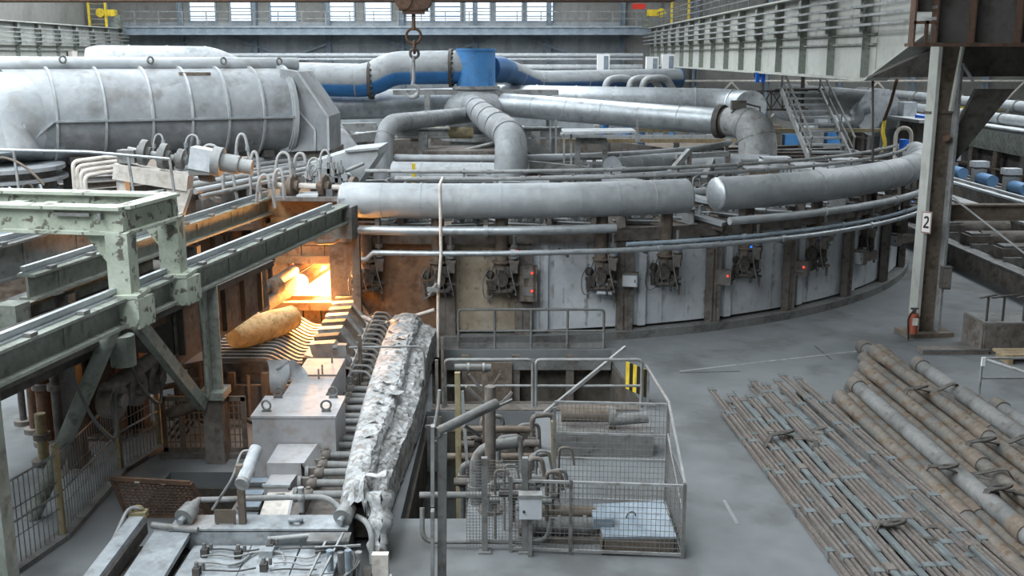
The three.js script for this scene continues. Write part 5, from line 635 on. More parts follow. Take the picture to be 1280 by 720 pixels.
  const loops = [[262, 190, 22, 17], [302, 182, 14, 28], [318, 205, 10, 30], [284, 211, 12, 24], [354, 202, 18, 22], [330, 229, 15, 20], [348, 221, 12, 18], [375, 200, 14, 16], [392, 205, 14, 14], [406, 196, 12, 16], [240, 176, 16, 14], [198, 176, 12, 16]];
  loops.forEach(([px, py, w, h], i) => { const dd = 28.2 - (py - 190) * 0.06, k = dd / F, c = D(px, py, dd), t = thing('hose_loop', ['tall arched hose loop in front of the ribbed duct', 'slim tall hose loop under the middle of the duct', 'leaning hose loop right of the slim one', 'upright hose loop near the motor nose', 'large round hose loop left of the pale hopper', 'low hose loop by the shaft bearings', 'small hose loop above the shaft bearings', 'tilted small hose loop left of the hopper', 'thin twisted hose loop beside the hopper', 'thin hose loop touching the hopper top', 'short bent hose behind the motor', 'arched hose above the toothed wheels'][i], 'hose', 'hose loops on the furnace deck'); const W = w * k, H = h * k * 1.3; part(t, 'hose', tb([off(c, -W / 2 - W * 0.1 * (i % 3), -H, 0), off(c, -W / 2, 0, 0), off(c, -W * 0.2, H * 0.4, 0.05), off(c, W * 0.3, H * 0.36, 0.05), off(c, W / 2, 0, 0), off(c, W / 2 + W * 0.35 * (i % 2), -H * 1.2, 0)], 0.042 - (i > 7 ? 0.012 : 0), 0.3, 8), M.hose); for (const [sx, sy] of [[-1, 0.3], [1, 0.1]]) part(t, 'fitting', ring(off(c, sx * W / 2, -H * sy), new THREE.Vector3(0, 1, 0), 0.06, 0.12, 8), M.silver); done(t); });
  const sh = thing('roller_shaft_stand', 'row of short shafts on disc bearings above the furnace mouth', 'shaft stand'); const e = (px, py) => D(px, py, 27.6); for (const [x0, x1, y] of [[338, 360, 231], [372, 402, 232], [415, 436, 234]]) part(sh, 'shaft', cy(e(x0, y), e(x1, y + 1), 0.075), M.cream); for (const [px, py] of [[366, 232], [405, 233], [442, 235]]) part(sh, 'bearing_disc', [ring(e(px, py), new THREE.Vector3(1, 0, 0.25).normalize(), 0.3, 0.12, 18), ring(e(px, py), new THREE.Vector3(1, 0, 0.25).normalize(), 0.14, 0.34, 12)], M.brown); part(sh, 'base_frame', [bar(e(345, 246), e(448, 247), 0.9, 0.1), bar(e(352, 241), e(360, 241), 0.4, 0.3), bar(e(409, 243), e(417, 243), 0.4, 0.3)], M.mid); part(sh, 'dust_tray', bar(e(374, 243), e(400, 243), 0.7, 0.06), M.pale); done(sh);
  const hp = thing('tapered_hopper', 'pale tapered sheet metal hopper right of the hose loops', 'hopper'), hd = 28.6; part(hp, 'hopper', prism([D(384, 205, hd), D(432, 190, hd), D(472, 186, hd), D(472, 195, hd), D(440, 240, hd), D(388, 240, hd)], V(0.1, 0.05, 1.6)), M.ductB); part(hp, 'rim_pipe', tb([D(402, 238, 28.3), D(405, 226, 28.3), D(420, 219, 28.3), D(455, 204, 28.3)], 0.05, 0.2, 8), M.steel); part(hp, 'rim', bar(D(432, 189, hd), D(474, 185, hd), 0.2, 0.06), M.silver); done(hp);
  const vb = thing('valve_cluster', 'cluster of small valves and fittings between hoses and hopper', 'valves'); for (let k = 0; k < 16; k++) { const p = D(400 + rnd(-20, 36), 214 + rnd(-10, 14), 28.1); part(vb, k % 3 ? 'valve_body' : 'handwheel', k % 3 ? [bx(rnd(0.1, 0.22), rnd(0.1, 0.2), 0.16, p.x, p.y, 28.1), cy(p, p.clone().add(V(0, 0.24, 0)), 0.03)] : [tor(p, 0.12, 0.02, 0.5, k)], k % 2 ? M.steel : M.silver); } part(vb, 'mounting_beam', [bar(D(378, 226, 28.4), D(436, 226, 28.4), 0.4, 0.3)], M.mid); done(vb);
  const pl = thing('deck_platform', 'dusty steel deck carrying hoses and drives beside the furnace mouth', 'platform'); part(pl, 'deck_plate', prism([V(-10.2, 3.18, 26.0), V(-4.0, 3.18, 28.7), V(-4.2, 3.18, 31.5), V(-11, 3.18, 30)], V(0, -0.15, 0)), M.dirty); for (const [x, d] of [[-9.6, 26.8], [-7.2, 28.2], [-10, 29.6], [-5, 30.6]]) part(pl, 'leg', bx(0.3, 3.05, 0.3, x, 1.52, d), M.dark); done(pl);
}
// ================= centre: pits, railings, pump cage =================
function railing(name, label, pts, h, m, o = {}) { const t = thing(name, label, 'railing'); const up = (p, y) => p.clone().setY(p.y + y); for (let i = 1; i < pts.length; i++) { const a = pts[i - 1], b = pts[i]; part(t, 'top_rail', tb([off(a, 0, 0), up(a, h), up(b, h), b], o.r ?? 0.035, 0.12, 8), m); part(t, 'mid_rail', cy(up(a, h * 0.45), up(b, h * 0.45), (o.r ?? 0.035) * 0.85), m); if (o.toe) part(t, 'toe_board', bar(up(a, 0.08), up(b, 0.08), 0.02, 0.14), m); const n = o.n ?? 0; for (let k = 1; k <= n; k++) { const p = lerp(a, b, k / (n + 1)); part(t, 'post', cy(p, up(p, h), o.r ?? 0.035), m); } } return done(t); }
railing('pit_railing', 'grey tube railing in front of the dark pit, left section', [V(-1.45, 0, 22.0), V(0.45, 0, 22.0)], 1.08, M.steel);
railing('pit_railing', 'grey tube railing in front of the dark pit, right section', [V(0.52, 0, 22.0), V(2.82, 0, 22.0)], 1.08, M.steel);
railing('pit_railing', 'grey railing along the far edge of the dark pit by the furnace wall', [V(-1.4, 0, 26.75), V(2.4, 0, 26.75)], 1.05, M.mid, { n: 3, toe: 1 });
{ const t = thing('pit_steelwork', 'dark beams and hanging plates inside the pit below the furnace wall', 'frame'); part(t, 'beam', bx(4.3, 0.24, 0.24, 0.4, -0.3, 26.3), M.mid); part(t, 'beam', bx(4.3, 0.2, 0.2, 0.4, -1.3, 25.9), M.dirty); for (const x of [-1.2, 0.1, 1.5]) part(t, 'post', bx(0.2, 2.5, 0.2, x, -1.3, 26.3), M.dirty); part(t, 'hanging_plate', bx(1.2, 1.6, 0.06, -0.6, -1.0, 26.1), M.brown); part(t, 'inclined_rail', bar(V(0.7, 0.0, 21.6), V(2.5, 1.25, 22.4), 0.07), M.steel); done(t); }
{ const t = thing('striped_barrier', 'yellow and black striped plate at the right end of pit railing', 'barrier'); const a = V(2.55, 0.35, 22.6), b = V(2.95, 0.35, 21.9); for (let k = 0; k < 6; k++) part(t, 'stripe', bar(lerp(a, b, k / 6).setY(0.55), lerp(a, b, (k + 1) / 6).setY(0.55), 0.03, 0.62), k % 2 ? M.black : M.yellow); part(t, 'post', bar(V(2.95, 0, 21.9), V(2.95, 0.9, 21.9), 0.05), M.steel); done(t); }
{ // mesh cage and platform
  const t = thing('pump_cage', 'low grey mesh cage round the pumps and steel platform', 'cage'); const A0 = V(-0.02, 0, 15.1), B = V(2.6, 0, 14.88), C = V(2.62, 0, 16.85), E = V(0.72, 0, 17.0);
  const P = (p, y) => p.clone().setY(y); for (const [p, h] of [[A0, 1.25], [lerp(A0, B, 0.35), 1.2], [B, 1.22], [C, 1.85], [E, 1.7]]) part(t, 'post', bar(p, P(p, h), 0.055), M.mid);
  for (const y of [0.06, 1.18]) part(t, 'rail', bar(P(A0, y), P(B, y), 0.04), M.steel); for (const y of [0.06, 0.8, 1.25, 1.8]) part(t, 'rail', bar(P(E, y), P(C, y), 0.035), M.steel); part(t, 'rail', bar(P(B, 1.22), P(C, 1.85), 0.035), M.steel); part(t, 'rail', bar(P(B, 0.06), P(C, 0.06), 0.035), M.steel); part(t, 'rail', bar(P(C, 1.85), V(2.85, 1.08, 21.6), 0.03), M.steel); part(t, 'rail', bar(P(B, 0.7), P(C, 1.3), 0.025), M.steel);
  meshPanel(t, A0, B, 0.06, 1.18, 0.07, M.mid, 0.007, 0.09); meshPanel(t, E, C, 0.06, 1.8, 0.07, M.mid, 0.007, 0.1); meshPanel(t, B, C, 0.06, 1.2, 0.07, M.mid, 0.007, 0.09); done(t);
  const g = thing('fence_panel', 'narrow mesh fence panel between two posts left of the pump cage', 'fence'); for (const x of [-0.42, 0.2]) part(g, 'post', bar(V(x, 0, 15.1), V(x, 1.55, 15.1), 0.09), M.mid); meshPanel(g, V(-0.7, 0, 15.1), V(0.3, 0, 15.1), 0.1, 1.5, 0.05, M.mid, 0.007, 0.05); part(g, 'base_plate', [bx(0.2, 0.03, 0.2, -0.42, 0.015, 15.1), bx(0.2, 0.03, 0.2, 0.2, 0.015, 15.1)], M.mid); done(g);
  const p = thing('steel_platform', 'low pale steel platform box inside the pump cage', 'platform'); part(p, 'top_plate', prism([V(1.34, 0.3, 16.2), V(2.5, 0.3, 16.35), V(2.52, 0.3, 15.0), V(1.4, 0.3, 15.0)], V(0, -0.04, 0)), M.slate); part(p, 'skirt', [bx(1.1, 0.26, 0.04, 1.95, 0.13, 15.02), bx(0.04, 0.26, 1.2, 1.4, 0.13, 15.6), bx(0.04, 0.26, 1.3, 2.5, 0.13, 15.65)], M.brown); part(p, 'handle', tor(V(1.9, 0.3, 15.7), 0.09, 0.012, 0, 0.5, Math.PI), M.dark); part(p, 'pipe_cover', bx(0.3, 0.16, 0.34, 1.42, 0.36, 15.5), M.slate); done(p);
  const u = thing('pump_unit', 'pair of horizontal pump cylinders with bent pipe beside the platform', 'pump'); part(u, 'cylinder', cy(V(0.4, 0.3, 15.9), V(1.35, 0.3, 15.9), 0.1), M.brown); part(u, 'cylinder', cy(V(0.1, 0.22, 15.55), V(1.45, 0.22, 15.55), 0.14), M.mid); part(u, 'elbow', tb([V(0.25, 0.75, 16.2), V(0.6, 0.75, 16.2), V(0.66, 0.4, 16.1), V(0.8, 0.3, 15.95)], 0.08, 0.15, 10), M.mid); part(u, 'base', bx(1.4, 0.1, 0.7, 0.75, 0.05, 15.7), M.dirty); for (let k = 0; k < 3; k++) part(u, 'clamp_ring', ring(V(0.35 + k * 0.4, 0.22, 15.55), new THREE.Vector3(1, 0, 0), 0.17, 0.05), M.mid); done(u);
  const b = thing('terminal_box', 'pale square terminal box on the pump cage front', 'box'), q = D(663, 633, 14.9); part(b, 'housing', bx(0.34, 0.36, 0.14, q.x, q.y, 14.9), M.panel); part(b, 'lid', bx(0.36, 0.05, 0.18, q.x, q.y + 0.19, 14.9), M.steel); part(b, 'lock', cy(V(q.x - 0.1, q.y - 0.05, 14.83), V(q.x - 0.1, q.y - 0.05, 14.8), 0.02), M.dark); part(b, 'stand', bar(V(q.x, 0, 14.95), V(q.x, q.y, 14.95), 0.06), M.mid); done(b);
  const v = thing('valve_station', 'tangle of small pipes and valves behind the terminal box', 'valves'); for (let k = 0; k < 9; k++) { const x = -0.25 + k * 0.13 + rnd(-0.03, 0.03), d = 15.5 + (k % 3) * 0.35, h = rnd(0.7, 1.35); part(v, 'riser_pipe', tb([V(x, 0, d), V(x, h, d), V(x + 0.2, h, d), V(x + 0.25, h - 0.3, d)], rnd(0.02, 0.04), 0.08, 7), k % 2 ? M.mid : M.dirty); part(v, 'valve', [bx(0.12, 0.14, 0.12, x, h * 0.6, d), cy(V(x - 0.08, h * 0.6, d - 0.06), V(x + 0.08, h * 0.6, d - 0.06), 0.05)], k % 3 ? M.dark : M.mid); } part(v, 'loop_pipe', tb([V(-1.4, 0.62, 15.35), V(-1.4, 0.12, 15.2), V(0.55, 0.12, 15.2), V(0.62, 0.5, 15.25)], 0.04, 0.2, 8), M.mid); part(v, 'loop_pipe', tb([V(-1.5, 0.55, 16.0), V(-0.4, 0.55, 16.0), V(0.4, 0.6, 16.0)], 0.055, 0.1, 8), M.mid); done(v);
  const el = thing('elbow_pipe', 'grey elbow pipe rising from the pit left of the pump cage', 'pipe'); part(el, 'pipe', tb([V(-0.62, -1.1, 16.9), V(-0.62, 1.0, 16.9), V(0.1, 1.12, 16.9)], 0.1, 0.35, 12), M.mid); part(el, 'collar', ring(V(-0.62, 0.3, 16.9), new THREE.Vector3(0, 1, 0), 0.14, 0.08), M.mid); part(el, 'branch', tb([V(-0.38, 0, 16.5), V(-0.38, 0.55, 16.5), V(0.1, 0.6, 16.5)], 0.06, 0.15, 8), M.mid); done(el);
  const dk = thing('thick_pipe_post', 'thick dark vertical pipe carrying a slanted lamp tube', 'pipe'); part(dk, 'pipe', cy(V(-0.36, 0, 16.6), V(-0.36, 2.2, 16.6), 0.09), M.dirty); part(dk, 'base', cy(V(-0.36, 0, 16.6), V(-0.36, 0.06, 16.6), 0.22), M.dirty); part(dk, 'bracket', [bar(V(-0.36, 1.8, 16.6), V(-0.75, 2.2, 16.6), 0.05), bar(V(-0.36, 1.7, 16.6), V(0.0, 2.1, 16.6), 0.04)], M.mid); done(dk);
  const fr = thing('portal_frame', 'leaning flat pale post frame with slanted tube light in the foreground', 'frame'); const a1 = G(541, 532, 2.6), a0 = V(a1.x - 0.07, 0, 13.9); part(fr, 'flat_post', bar(lerp(a0, a1, 0.06), lerp(a0, a1, 0.5), 0.1, 0.05), M.steel); part(fr, 'flat_post', bar(lerp(a0, a1, 0.53), a1, 0.1, 0.05), M.steel); part(fr, 'back_post', bar(V(a0.x + 0.13, 0, 14), off(a1, 0.13, -0.1, 0.05), 0.12), M.mid); part(fr, 'tube_light_housing', cy(off(a1, 0.05, -0.1), G(620, 504, 2.62), 0.07), M.mid); part(fr, 'bracket_arm', [bar(G(575, 530, 2.45), G(640, 500, 2.62), 0.035), bar(G(580, 532, 2.4), G(600, 545, 2.1), 0.04)], M.mid); part(fr, 'base_plate', bx(0.3, 0.03, 0.3, a0.x + 0.06, 0.015, 13.9), M.mid); done(fr);
  const lp = thing('lamp_post', 'brown forked post with a horizontal grey tube lamp by the pit', 'lamp'); const lx = -0.5, ld = 18.6; part(lp, 'post', bar(V(lx, -1.3, ld), V(lx, 1.85, ld), 0.1), M.brown); part(lp, 'fork', [bar(V(lx, 1.4, ld), V(lx - 0.28, 1.8, ld), 0.05), bar(V(lx, 1.3, ld), V(lx + 0.28, 1.8, ld), 0.03)], M.mid); part(lp, 'lamp_tube', cy(V(lx - 0.55, 1.92, ld), V(lx + 0.12, 1.92, ld), 0.07), M.mid); part(lp, 'clip', [ring(V(lx - 0.3, 1.92, ld), new THREE.Vector3(1, 0, 0), 0.085, 0.04), ring(V(lx - 0.02, 1.92, ld), new THREE.Vector3(1, 0, 0), 0.085, 0.04)], M.steel); done(lp);
  const yp = thing('marker_post', 'dull yellow wooden post standing at the pit edge', 'post'); part(yp, 'post', bar(V(-0.98, -1.2, 18.2), V(-0.98, 1.95, 18.2), 0.1), M.yellowD); part(yp, 'strip', bar(V(-0.82, 0.2, 18.2), V(-0.9, 1.6, 18.2), 0.06), M.steel); done(yp);
  const y2 = thing('marker_post', 'dotted dull yellow post behind the pump cage', 'post'); part(y2, 'post', bar(V(0.72, 0, 17.3), V(0.72, 1.35, 17.3), 0.09), M.yellowD); for (let k = 0; k < 6; k++) part(y2, 'hole_plug', cy(V(0.72, 0.3 + k * 0.18, 17.24), V(0.72, 0.3 + k * 0.18, 17.27), 0.018), M.dark); done(y2);
  const mp = thing('motor_pair', 'brown motor cylinders on a plinth behind the pump cage mesh', 'motor'); part(mp, 'motor', cy(V(0.95, 0.75, 19.4), V(1.9, 0.75, 19.4), 0.16), M.brown); part(mp, 'motor', cy(V(1.95, 0.7, 19.2), V(2.6, 0.75, 19.2), 0.11), M.mid); part(mp, 'coupling', ring(V(1.92, 0.72, 19.3), new THREE.Vector3(1, 0, 0), 0.2, 0.12), M.mid); part(mp, 'plinth', bx(1.9, 0.5, 0.7, 1.75, 0.25, 19.4), M.mid); done(mp);
  const wt = thing('pit_water', 'dark still water lying in the narrow pit', 'water'); part(wt, 'water_surface', bx(2.1, 0.02, 4.2, -0.68, -1.2, 19.5), M.water); part(wt, 'floating_scum', [bx(0.3, 0.02, 0.5, -0.8, -1.185, 19.4, 0.4), bx(0.2, 0.02, 0.3, -1.3, -1.185, 18.2, 0.9)], M.mid); done(wt);
  { const t = thing('trench_post', 'pair of dark thin posts with a cross bar in the trench by the white cover', 'post'); for (const d of [20.2, 21.9]) part(t, 'post', bar(V(-1.5, d > 21 ? 0 : -1.3, d), V(-1.5, 1.6, d), 0.06), M.dirty); part(t, 'cross_bar', bar(V(-1.75, 0.2, 20.2), V(-1.3, 0.2, 20.2), 0.06), M.steel); part(t, 'plate', bx(0.3, 1.2, 0.05, -1.62, -0.4, 20.8), M.mid); done(t); }
  const gp = thing('gas_riser', 'thin grey stepped riser pipe in the trench beside the white cover', 'pipe'); part(gp, 'pipe', tb([V(-1.55, -1, 19.2), V(-1.5, 0.5, 19.4), V(-1.42, 0.9, 19.5), V(-1.4, 1.2, 19.5)], 0.035, 0.1, 8), M.steel); part(gp, 'clamp', ring(V(-1.52, 0.2, 19.33), new THREE.Vector3(0, 1, 0), 0.06, 0.06), M.mid); done(gp);
  const sw = thing('standpipe', 'thin pale standpipe rising in front of the furnace wall', 'pipe'); const sx = D(551, 300, 26.2); part(sw, 'pipe', tb([V(sx.x - 0.1, 0, 25.9), V(sx.x - 0.08, 1.6, 26.1), V(sx.x, 2.6, 26.2), V(sx.x, 4.4, 26.2), V(sx.x + 0.05, 4.5, 26.6)], 0.04, 0.1, 8), M.cream); part(sw, 'valve_head', [bx(0.3, 0.1, 0.12, sx.x - 0.2, 1.75, 26.0), cy(V(sx.x - 0.3, 1.6, 26), V(sx.x - 0.1, 1.9, 26), 0.05)], M.steel); done(sw);
  const ho = thing('cooling_hose', 'pale hose sagging along the wall right of the toothed conveyor', 'hose'); part(ho, 'hose', tb([V(-4.1, 0.6, 26.9), V(-4.0, 0.95, 26.7), V(-3.5, 0.7, 26.6), V(-2.9, 0.8, 26.6), V(-2.0, 1.1, 26.5)], 0.05, 0.4, 8), M.cream); part(ho, 'fitting', ring(V(-4.02, 0.9, 26.72), new THREE.Vector3(0, 1, 0), 0.08, 0.12), M.steel); done(ho);
}
{ const t = thing('pit_pipework', 'dark pipes, valves and frames standing in the pit behind the pump cage', 'pipework'); for (let k = 0; k < 10; k++) { const x = -0.9 + (k % 5) * 0.32 + rnd(-0.06, 0.06), d = 17.8 + Math.floor(k / 5) * 1.8 + rnd(-0.3, 0.3), h = rnd(0.1, 0.8); part(t, 'riser', tb([V(x, -1.25, d), V(x, h, d), V(x + 0.4, h, d + 0.1), V(x + 0.45, -0.6, d + 0.1)], rnd(0.03, 0.06), 0.12, 8), k % 2 ? M.dirty : M.mid); part(t, 'valve', [bx(0.16, 0.2, 0.16, x, h * 0.3, d), cy(V(x - 0.14, h * 0.3, d - 0.1), V(x + 0.14, h * 0.3, d - 0.1), 0.07)], M.dirty); } for (const y of [-0.5, 0.05, 0.45]) part(t, 'header', cy(V(-1.3, y, 18.9 + y), V(0.45, y, 18.9 + y), 0.07), M.brown); part(t, 'walk_plate', bx(0.9, 0.05, 0.8, 0.05, 0.02, 18.0), M.mid); done(t); }
one('edge_plate', 'dirty brown steel plate strip along the foot of the pit railing', 'plate', [bx(4.5, 0.02, 0.42, 0.5, 0.01, 21.95), bx(4.5, 0.03, 0.04, 0.5, 0.02, 21.74)], M.dirty);
// ================= right front: rods and pipes on the floor =================
{
  const t = thing('steel_rod', '', 'rod', 'thin jointed rods in the loose bundle'); const L = 11.5;
  for (const x of [-0.045, 0.045]) part(t, 'bar', bar(V(x, 0, 0), V(x, 0, L), 0.05, 0.045), M.rods);
  for (let k = 0; k < 8; k++) part(t, 'coupling', bx(0.17, 0.06, 0.14, 0, 0, 0.15 + k * 1.6), M.rodsB);
  const t2 = thing('steel_rod', '', 'rod', 'thin jointed rods in the loose bundle'); part(t2, 'bar', bar(V(0, 0, 0), V(0, 0, L * 0.95), 0.1, 0.04), M.rodsB); for (let k = 0; k < 6; k++) part(t2, 'coupling', bx(0.14, 0.06, 0.22, 0, 0, 0.8 + k * 1.9), M.rods); for (let k = 0; k < 5; k++) part(t2, 'coupling', bx(0.05, 0.07, 0.5, 0.04, 0.0, 1.4 + k * 2), M.rodsB);
  const N = 36;
  for (let i = 0; i < N; i++) { const lay = i % 3, u = (i + 0.5) / N, x = 4.45 + u * 2.0 + rnd(-0.05, 0.05), y = 0.06 + lay * (0.1 + 0.06 * u) + 0.1 * u, far = 22.0 + 1.4 * u + rnd(-0.9, 0.7), src = i % 5 < 3 ? t : t2;
    const label = `thin ${src === t ? 'reddish paired' : 'greenish flat'} jointed rod in loose bundle, ${i < 20 ? ORD[i].replace('nearest', 'first') : ORD[N - 1 - i].replace('nearest', 'first')} from its ${i < 20 ? 'left' : 'right'} edge`;
    const pos = V(x, y, far - L), yaw = -0.055 - 0.03 * u + rnd(-0.012, 0.012); const o = i === 0 || i === 3 ? src : copy(src, pos, yaw, label); o.position.copy(V(x + 0.6 + 0.3 * u, y, far - L)); o.rotation.y = -yaw; o.userData.label = label; }
  const dn = thing('timber_bearer', 'dark timber bearers under the loose rod bundle', 'timber'); for (const d of [13.6, 17, 20.4]) part(dn, 'bearer', bx(1.5, 0.05, 0.16, 5.75, 0.025, d), M.dark); done(dn);
  // thick pipes
  const p = thing('steel_pipe', '', 'pipe', 'thick rusty pipes stacked on the floor'); const LP = 12.5; part(p, 'tube', cy(V(0, 0, 0), V(0, 0, LP), 0.13, 0.13, 16), M.tubing); part(p, 'end_joint', [cy(V(0, 0, LP - 0.5), V(0, 0, LP + 0.05), 0.16, 0.16, 16), cy(V(0, 0, LP - 0.8), V(0, 0, LP - 0.5), 0.13, 0.16, 16)], M.tubing); part(p, 'bore', cy(V(0, 0, LP + 0.04), V(0, 0, LP + 0.06), 0.1, 0.1, 16), M.black); part(p, 'collar', cy(V(0, 0, LP * 0.52), V(0, 0, LP * 0.56), 0.15, 0.15, 16), M.brown);
  const p2 = thing('steel_pipe', '', 'pipe', 'thick rusty pipes stacked on the floor'); part(p2, 'tube', cy(V(0, 0, 0), V(0, 0, LP), 0.16, 0.16, 16), M.mid); part(p2, 'end_joint', cy(V(0, 0, LP - 0.3), V(0, 0, LP + 0.05), 0.185, 0.185, 16), M.tubing); part(p2, 'bore', cy(V(0, 0, LP + 0.04), V(0, 0, LP + 0.06), 0.13, 0.13, 16), M.black); part(p2, 'collar', cy(V(0, 0, LP * 0.4), V(0, 0, LP * 0.43), 0.18, 0.18, 16), M.brown);
  const S = [[6.55, 0.17, 22.6, 1], [6.8, 0.17, 21.2, 0], [7.1, 0.17, 21.8, 1], [7.42, 0.17, 22.0, 0], [7.72, 0.17, 22.9, 1], [8.05, 0.17, 23.6, 0], [8.38, 0.17, 24.2, 1], [8.72, 0.17, 25.2, 0], [9.05, 0.17, 26.3, 1], [9.38, 0.17, 26.0, 0], [9.72, 0.17, 24.4, 1], [10.05, 0.17, 22.4, 0], [10.4, 0.17, 21.6, 1], [6.96, 0.42, 21.4, 0], [7.56, 0.42, 22.3, 1], [8.2, 0.42, 23.6, 0], [8.88, 0.42, 25.0, 0], [9.55, 0.42, 23.9, 1]];
  const names = ['first', 'second', 'third', 'fourth', 'fifth', 'sixth', 'seventh', 'eighth', 'ninth', 'tenth', 'eleventh', 'twelfth', 'thirteenth'];
  S.forEach(([x, y, far, k], i) => { const src = k ? p2 : p, label = i < 13 ? `thick ${k ? 'grey' : 'rust streaked'} pipe of the floor stack, ${names[i]} from left in the bottom row` : `thick ${k ? 'grey' : 'rust streaked'} pipe on top of the floor stack, ${names[i - 13]} from left`; const o = i < 2 ? src : copy(src, V(0, 0, 0), 0, label); o.userData.label = label; const yaw = 0.035 + (i % 3) * 0.004 - (i > 12 ? 0.01 : 0); o.position.copy(V(x + Math.sin(yaw) * LP, y, far - LP)); o.rotation.y = yaw; });
  const db = thing('timber_bearer', 'dark timber bearers under the thick pipe stack', 'timber'); for (const d of [14, 17.5, 20.6]) part(db, 'bearer', bx(4.6, 0.06, 0.16, 8.6, 0.03, d), M.dark); done(db);
  const strap = (label, x0, x1, d, tail) => { const s = thing('lifting_strap', label, 'strap', 'dark slings round the pipes and rods'); const pts = []; for (let i = 0; i <= 10; i++) { const f = i / 10; pts.push(V(x0 + (x1 - x0) * f, (x1 < 7 ? 0.4 : 0.56) + 0.06 * Math.sin(f * 9) + (f < 0.06 || f > 0.94 ? -0.2 : 0), d + f * 0.5 * (tail > 0 ? 1 : -0.4))); } const band = (pp, w) => { const g = []; for (let i = 1; i < pp.length; i++) g.push(bar(pp[i - 1], pp[i], w, 0.02)); return g; }; part(s, 'band', band(pts, 0.12), M.strap); part(s, 'loop', [tor(pts[3].clone().add(V(0, 0.04, 0)), 0.16, 0.03, 1.2, 0.6), ...band([pts[5], pts[5].clone().add(V(0.2, 0.1, -0.5)), pts[5].clone().add(V(0.1, -0.05, -1.0))], 0.1)], M.strap); part(s, 'tail', band([pts[10], pts[10].clone().add(V(0.12, -0.1, -0.4 * tail)), pts[10].clone().add(V(-0.1, -0.25, -0.9 * tail))], 0.1), M.strap); return done(s); };
  strap('dark sling across the upper right pipes, below the column', 8.2, 9.7, 21.3, 1); strap('dark sling across the far right pipes near the frame edge', 8.2, 9.9, 18.2, 1); strap('dark looped sling in the middle of the pipe stack', 7.0, 8.6, 17.1, -1); strap('crumpled dark sling at the lower right corner', 7.6, 8.9, 16.0, 1);
  strap('pale sling tying the near end of the rod bundle', 5.6, 6.6, 15.2, -1); strap('pale sling tying the far half of the rod bundle', 4.8, 6.2, 19.0, 1);
}
{ // right side furniture
  const f = thing('fire_extinguisher', 'red fire extinguisher hanging low on the tall column', 'extinguisher'), q = D(1142, 402, 27.5); part(f, 'cylinder', cy(V(q.x, q.y - 0.32, 27.5), V(q.x, q.y + 0.22, 27.5), 0.12, 0.12, 14), M.orangeRed); part(f, 'valve_head', [cy(V(q.x, q.y + 0.22, 27.5), V(q.x, q.y + 0.36, 27.5), 0.05), bx(0.2, 0.04, 0.06, q.x, q.y + 0.36, 27.5)], M.dark); part(f, 'label', bx(0.14, 0.2, 0.02, q.x, q.y + 0.02, 27.38), M.cream); part(f, 'hose', tb([V(q.x - 0.06, q.y + 0.3, 27.45), V(q.x - 0.18, q.y + 0.1, 27.45), V(q.x - 0.12, q.y - 0.5, 27.45)], 0.02, 0.1, 6), M.black); part(f, 'hanger', bx(0.22, 0.06, 0.28, q.x + 0.06, q.y + 0.1, 27.66), M.mid); done(f);
  const b = thing('switch_box', 'dark switch box on the right of the tall column', 'box'), q2 = D(1182, 347, 28.0); part(b, 'housing', bx(0.24, 0.62, 0.2, q2.x, q2.y, 28.0), M.dark); part(b, 'cover', bx(0.2, 0.5, 0.02, q2.x, q2.y, 27.89), M.dirty); done(b);
  const cb = thing('side_beam', 'brown beam running right from the tall column', 'beam'), y = D(1200, 265, 28.6).y; part(cb, 'beam', ib(V(11.2, y, 28.6), V(19, y, 28.6), 0.44, 0.3, 0.04), M.brown); part(cb, 'end_plate', bx(0.05, 0.6, 0.4, 11.5, y, 28.6), M.brown); done(cb);
  one('stay_cable', 'thin stay cable slanting down right below the side beam', 'cable', [cy(D(1190, 246, 27.9), D(1290, 324, 26), 0.025)], M.steel);
  const w = thing('steel_barrier', 'low dark steel barrier box with two T-shaped stands on top', 'barrier'); const wx = 12.15; part(w, 'front_plate', bx(3, 0.78, 0.08, wx + 1.5, 0.39, 26.3), M.dirty); part(w, 'side_plate', bx(0.08, 0.78, 1.2, wx, 0.39, 26.9), M.dirty); part(w, 'top_plate', bx(3, 0.05, 1.2, wx + 1.5, 0.78, 26.9), M.mid); for (const [px, ww] of [[1233, 0.5], [1253, 0.75], [1279, 0.5]]) { const p = D(px, 400, 26.5); part(w, 'stand', [bar(V(p.x, 0.78, 26.5), V(p.x, 1.45, 26.5), 0.05), bar(V(p.x - ww / 2, 1.44, 26.4), V(p.x + ww / 2, 1.48, 26.6), 0.07, 0.03)], M.dark); } done(w);
  const pl = thing('timber_pallet', 'weathered wooden planks by the dark barrier', 'pallet'); for (let k = 0; k < 3; k++) part(pl, 'plank', bx(1.5, 0.06, 0.2, 13.0, 0.2, 25.4 + k * 0.23), M.wood); for (const x of [12.4, 13.5]) part(pl, 'skid', bx(0.12, 0.17, 0.7, x, 0.085, 25.6), M.wood); done(pl);
  const sb = thing('floor_plate', 'dark flat steel strip on the floor before the barrier', 'plate'); part(sb, 'strip', bx(1.7, 0.1, 0.5, 11.4, 0.05, 26.4), M.dirty); part(sb, 'edge', bx(1.7, 0.04, 0.04, 11.4, 0.12, 26.16), M.mid); done(sb);
  railing('guard_barrier', 'low grey guard frame by the right edge with a diagonal rail', [V(10.6, 0, 22.9), V(14, 0, 22.9)], 0.85, M.steel, { n: 1, r: 0.03 }); { const t = thing('guard_rail', 'diagonal grey rail from the guard frame towards the right edge', 'railing'); part(t, 'rail', cy(V(10.62, 0.84, 22.9), V(11.6, 0.84, 20.6), 0.035), M.steel); part(t, 'post', cy(V(11.55, 0, 20.7), V(11.55, 0.84, 20.7), 0.03), M.steel); part(t, 'tape_end', bx(0.08, 0.2, 0.05, 10.58, 0.8, 22.8), M.white); done(t); }
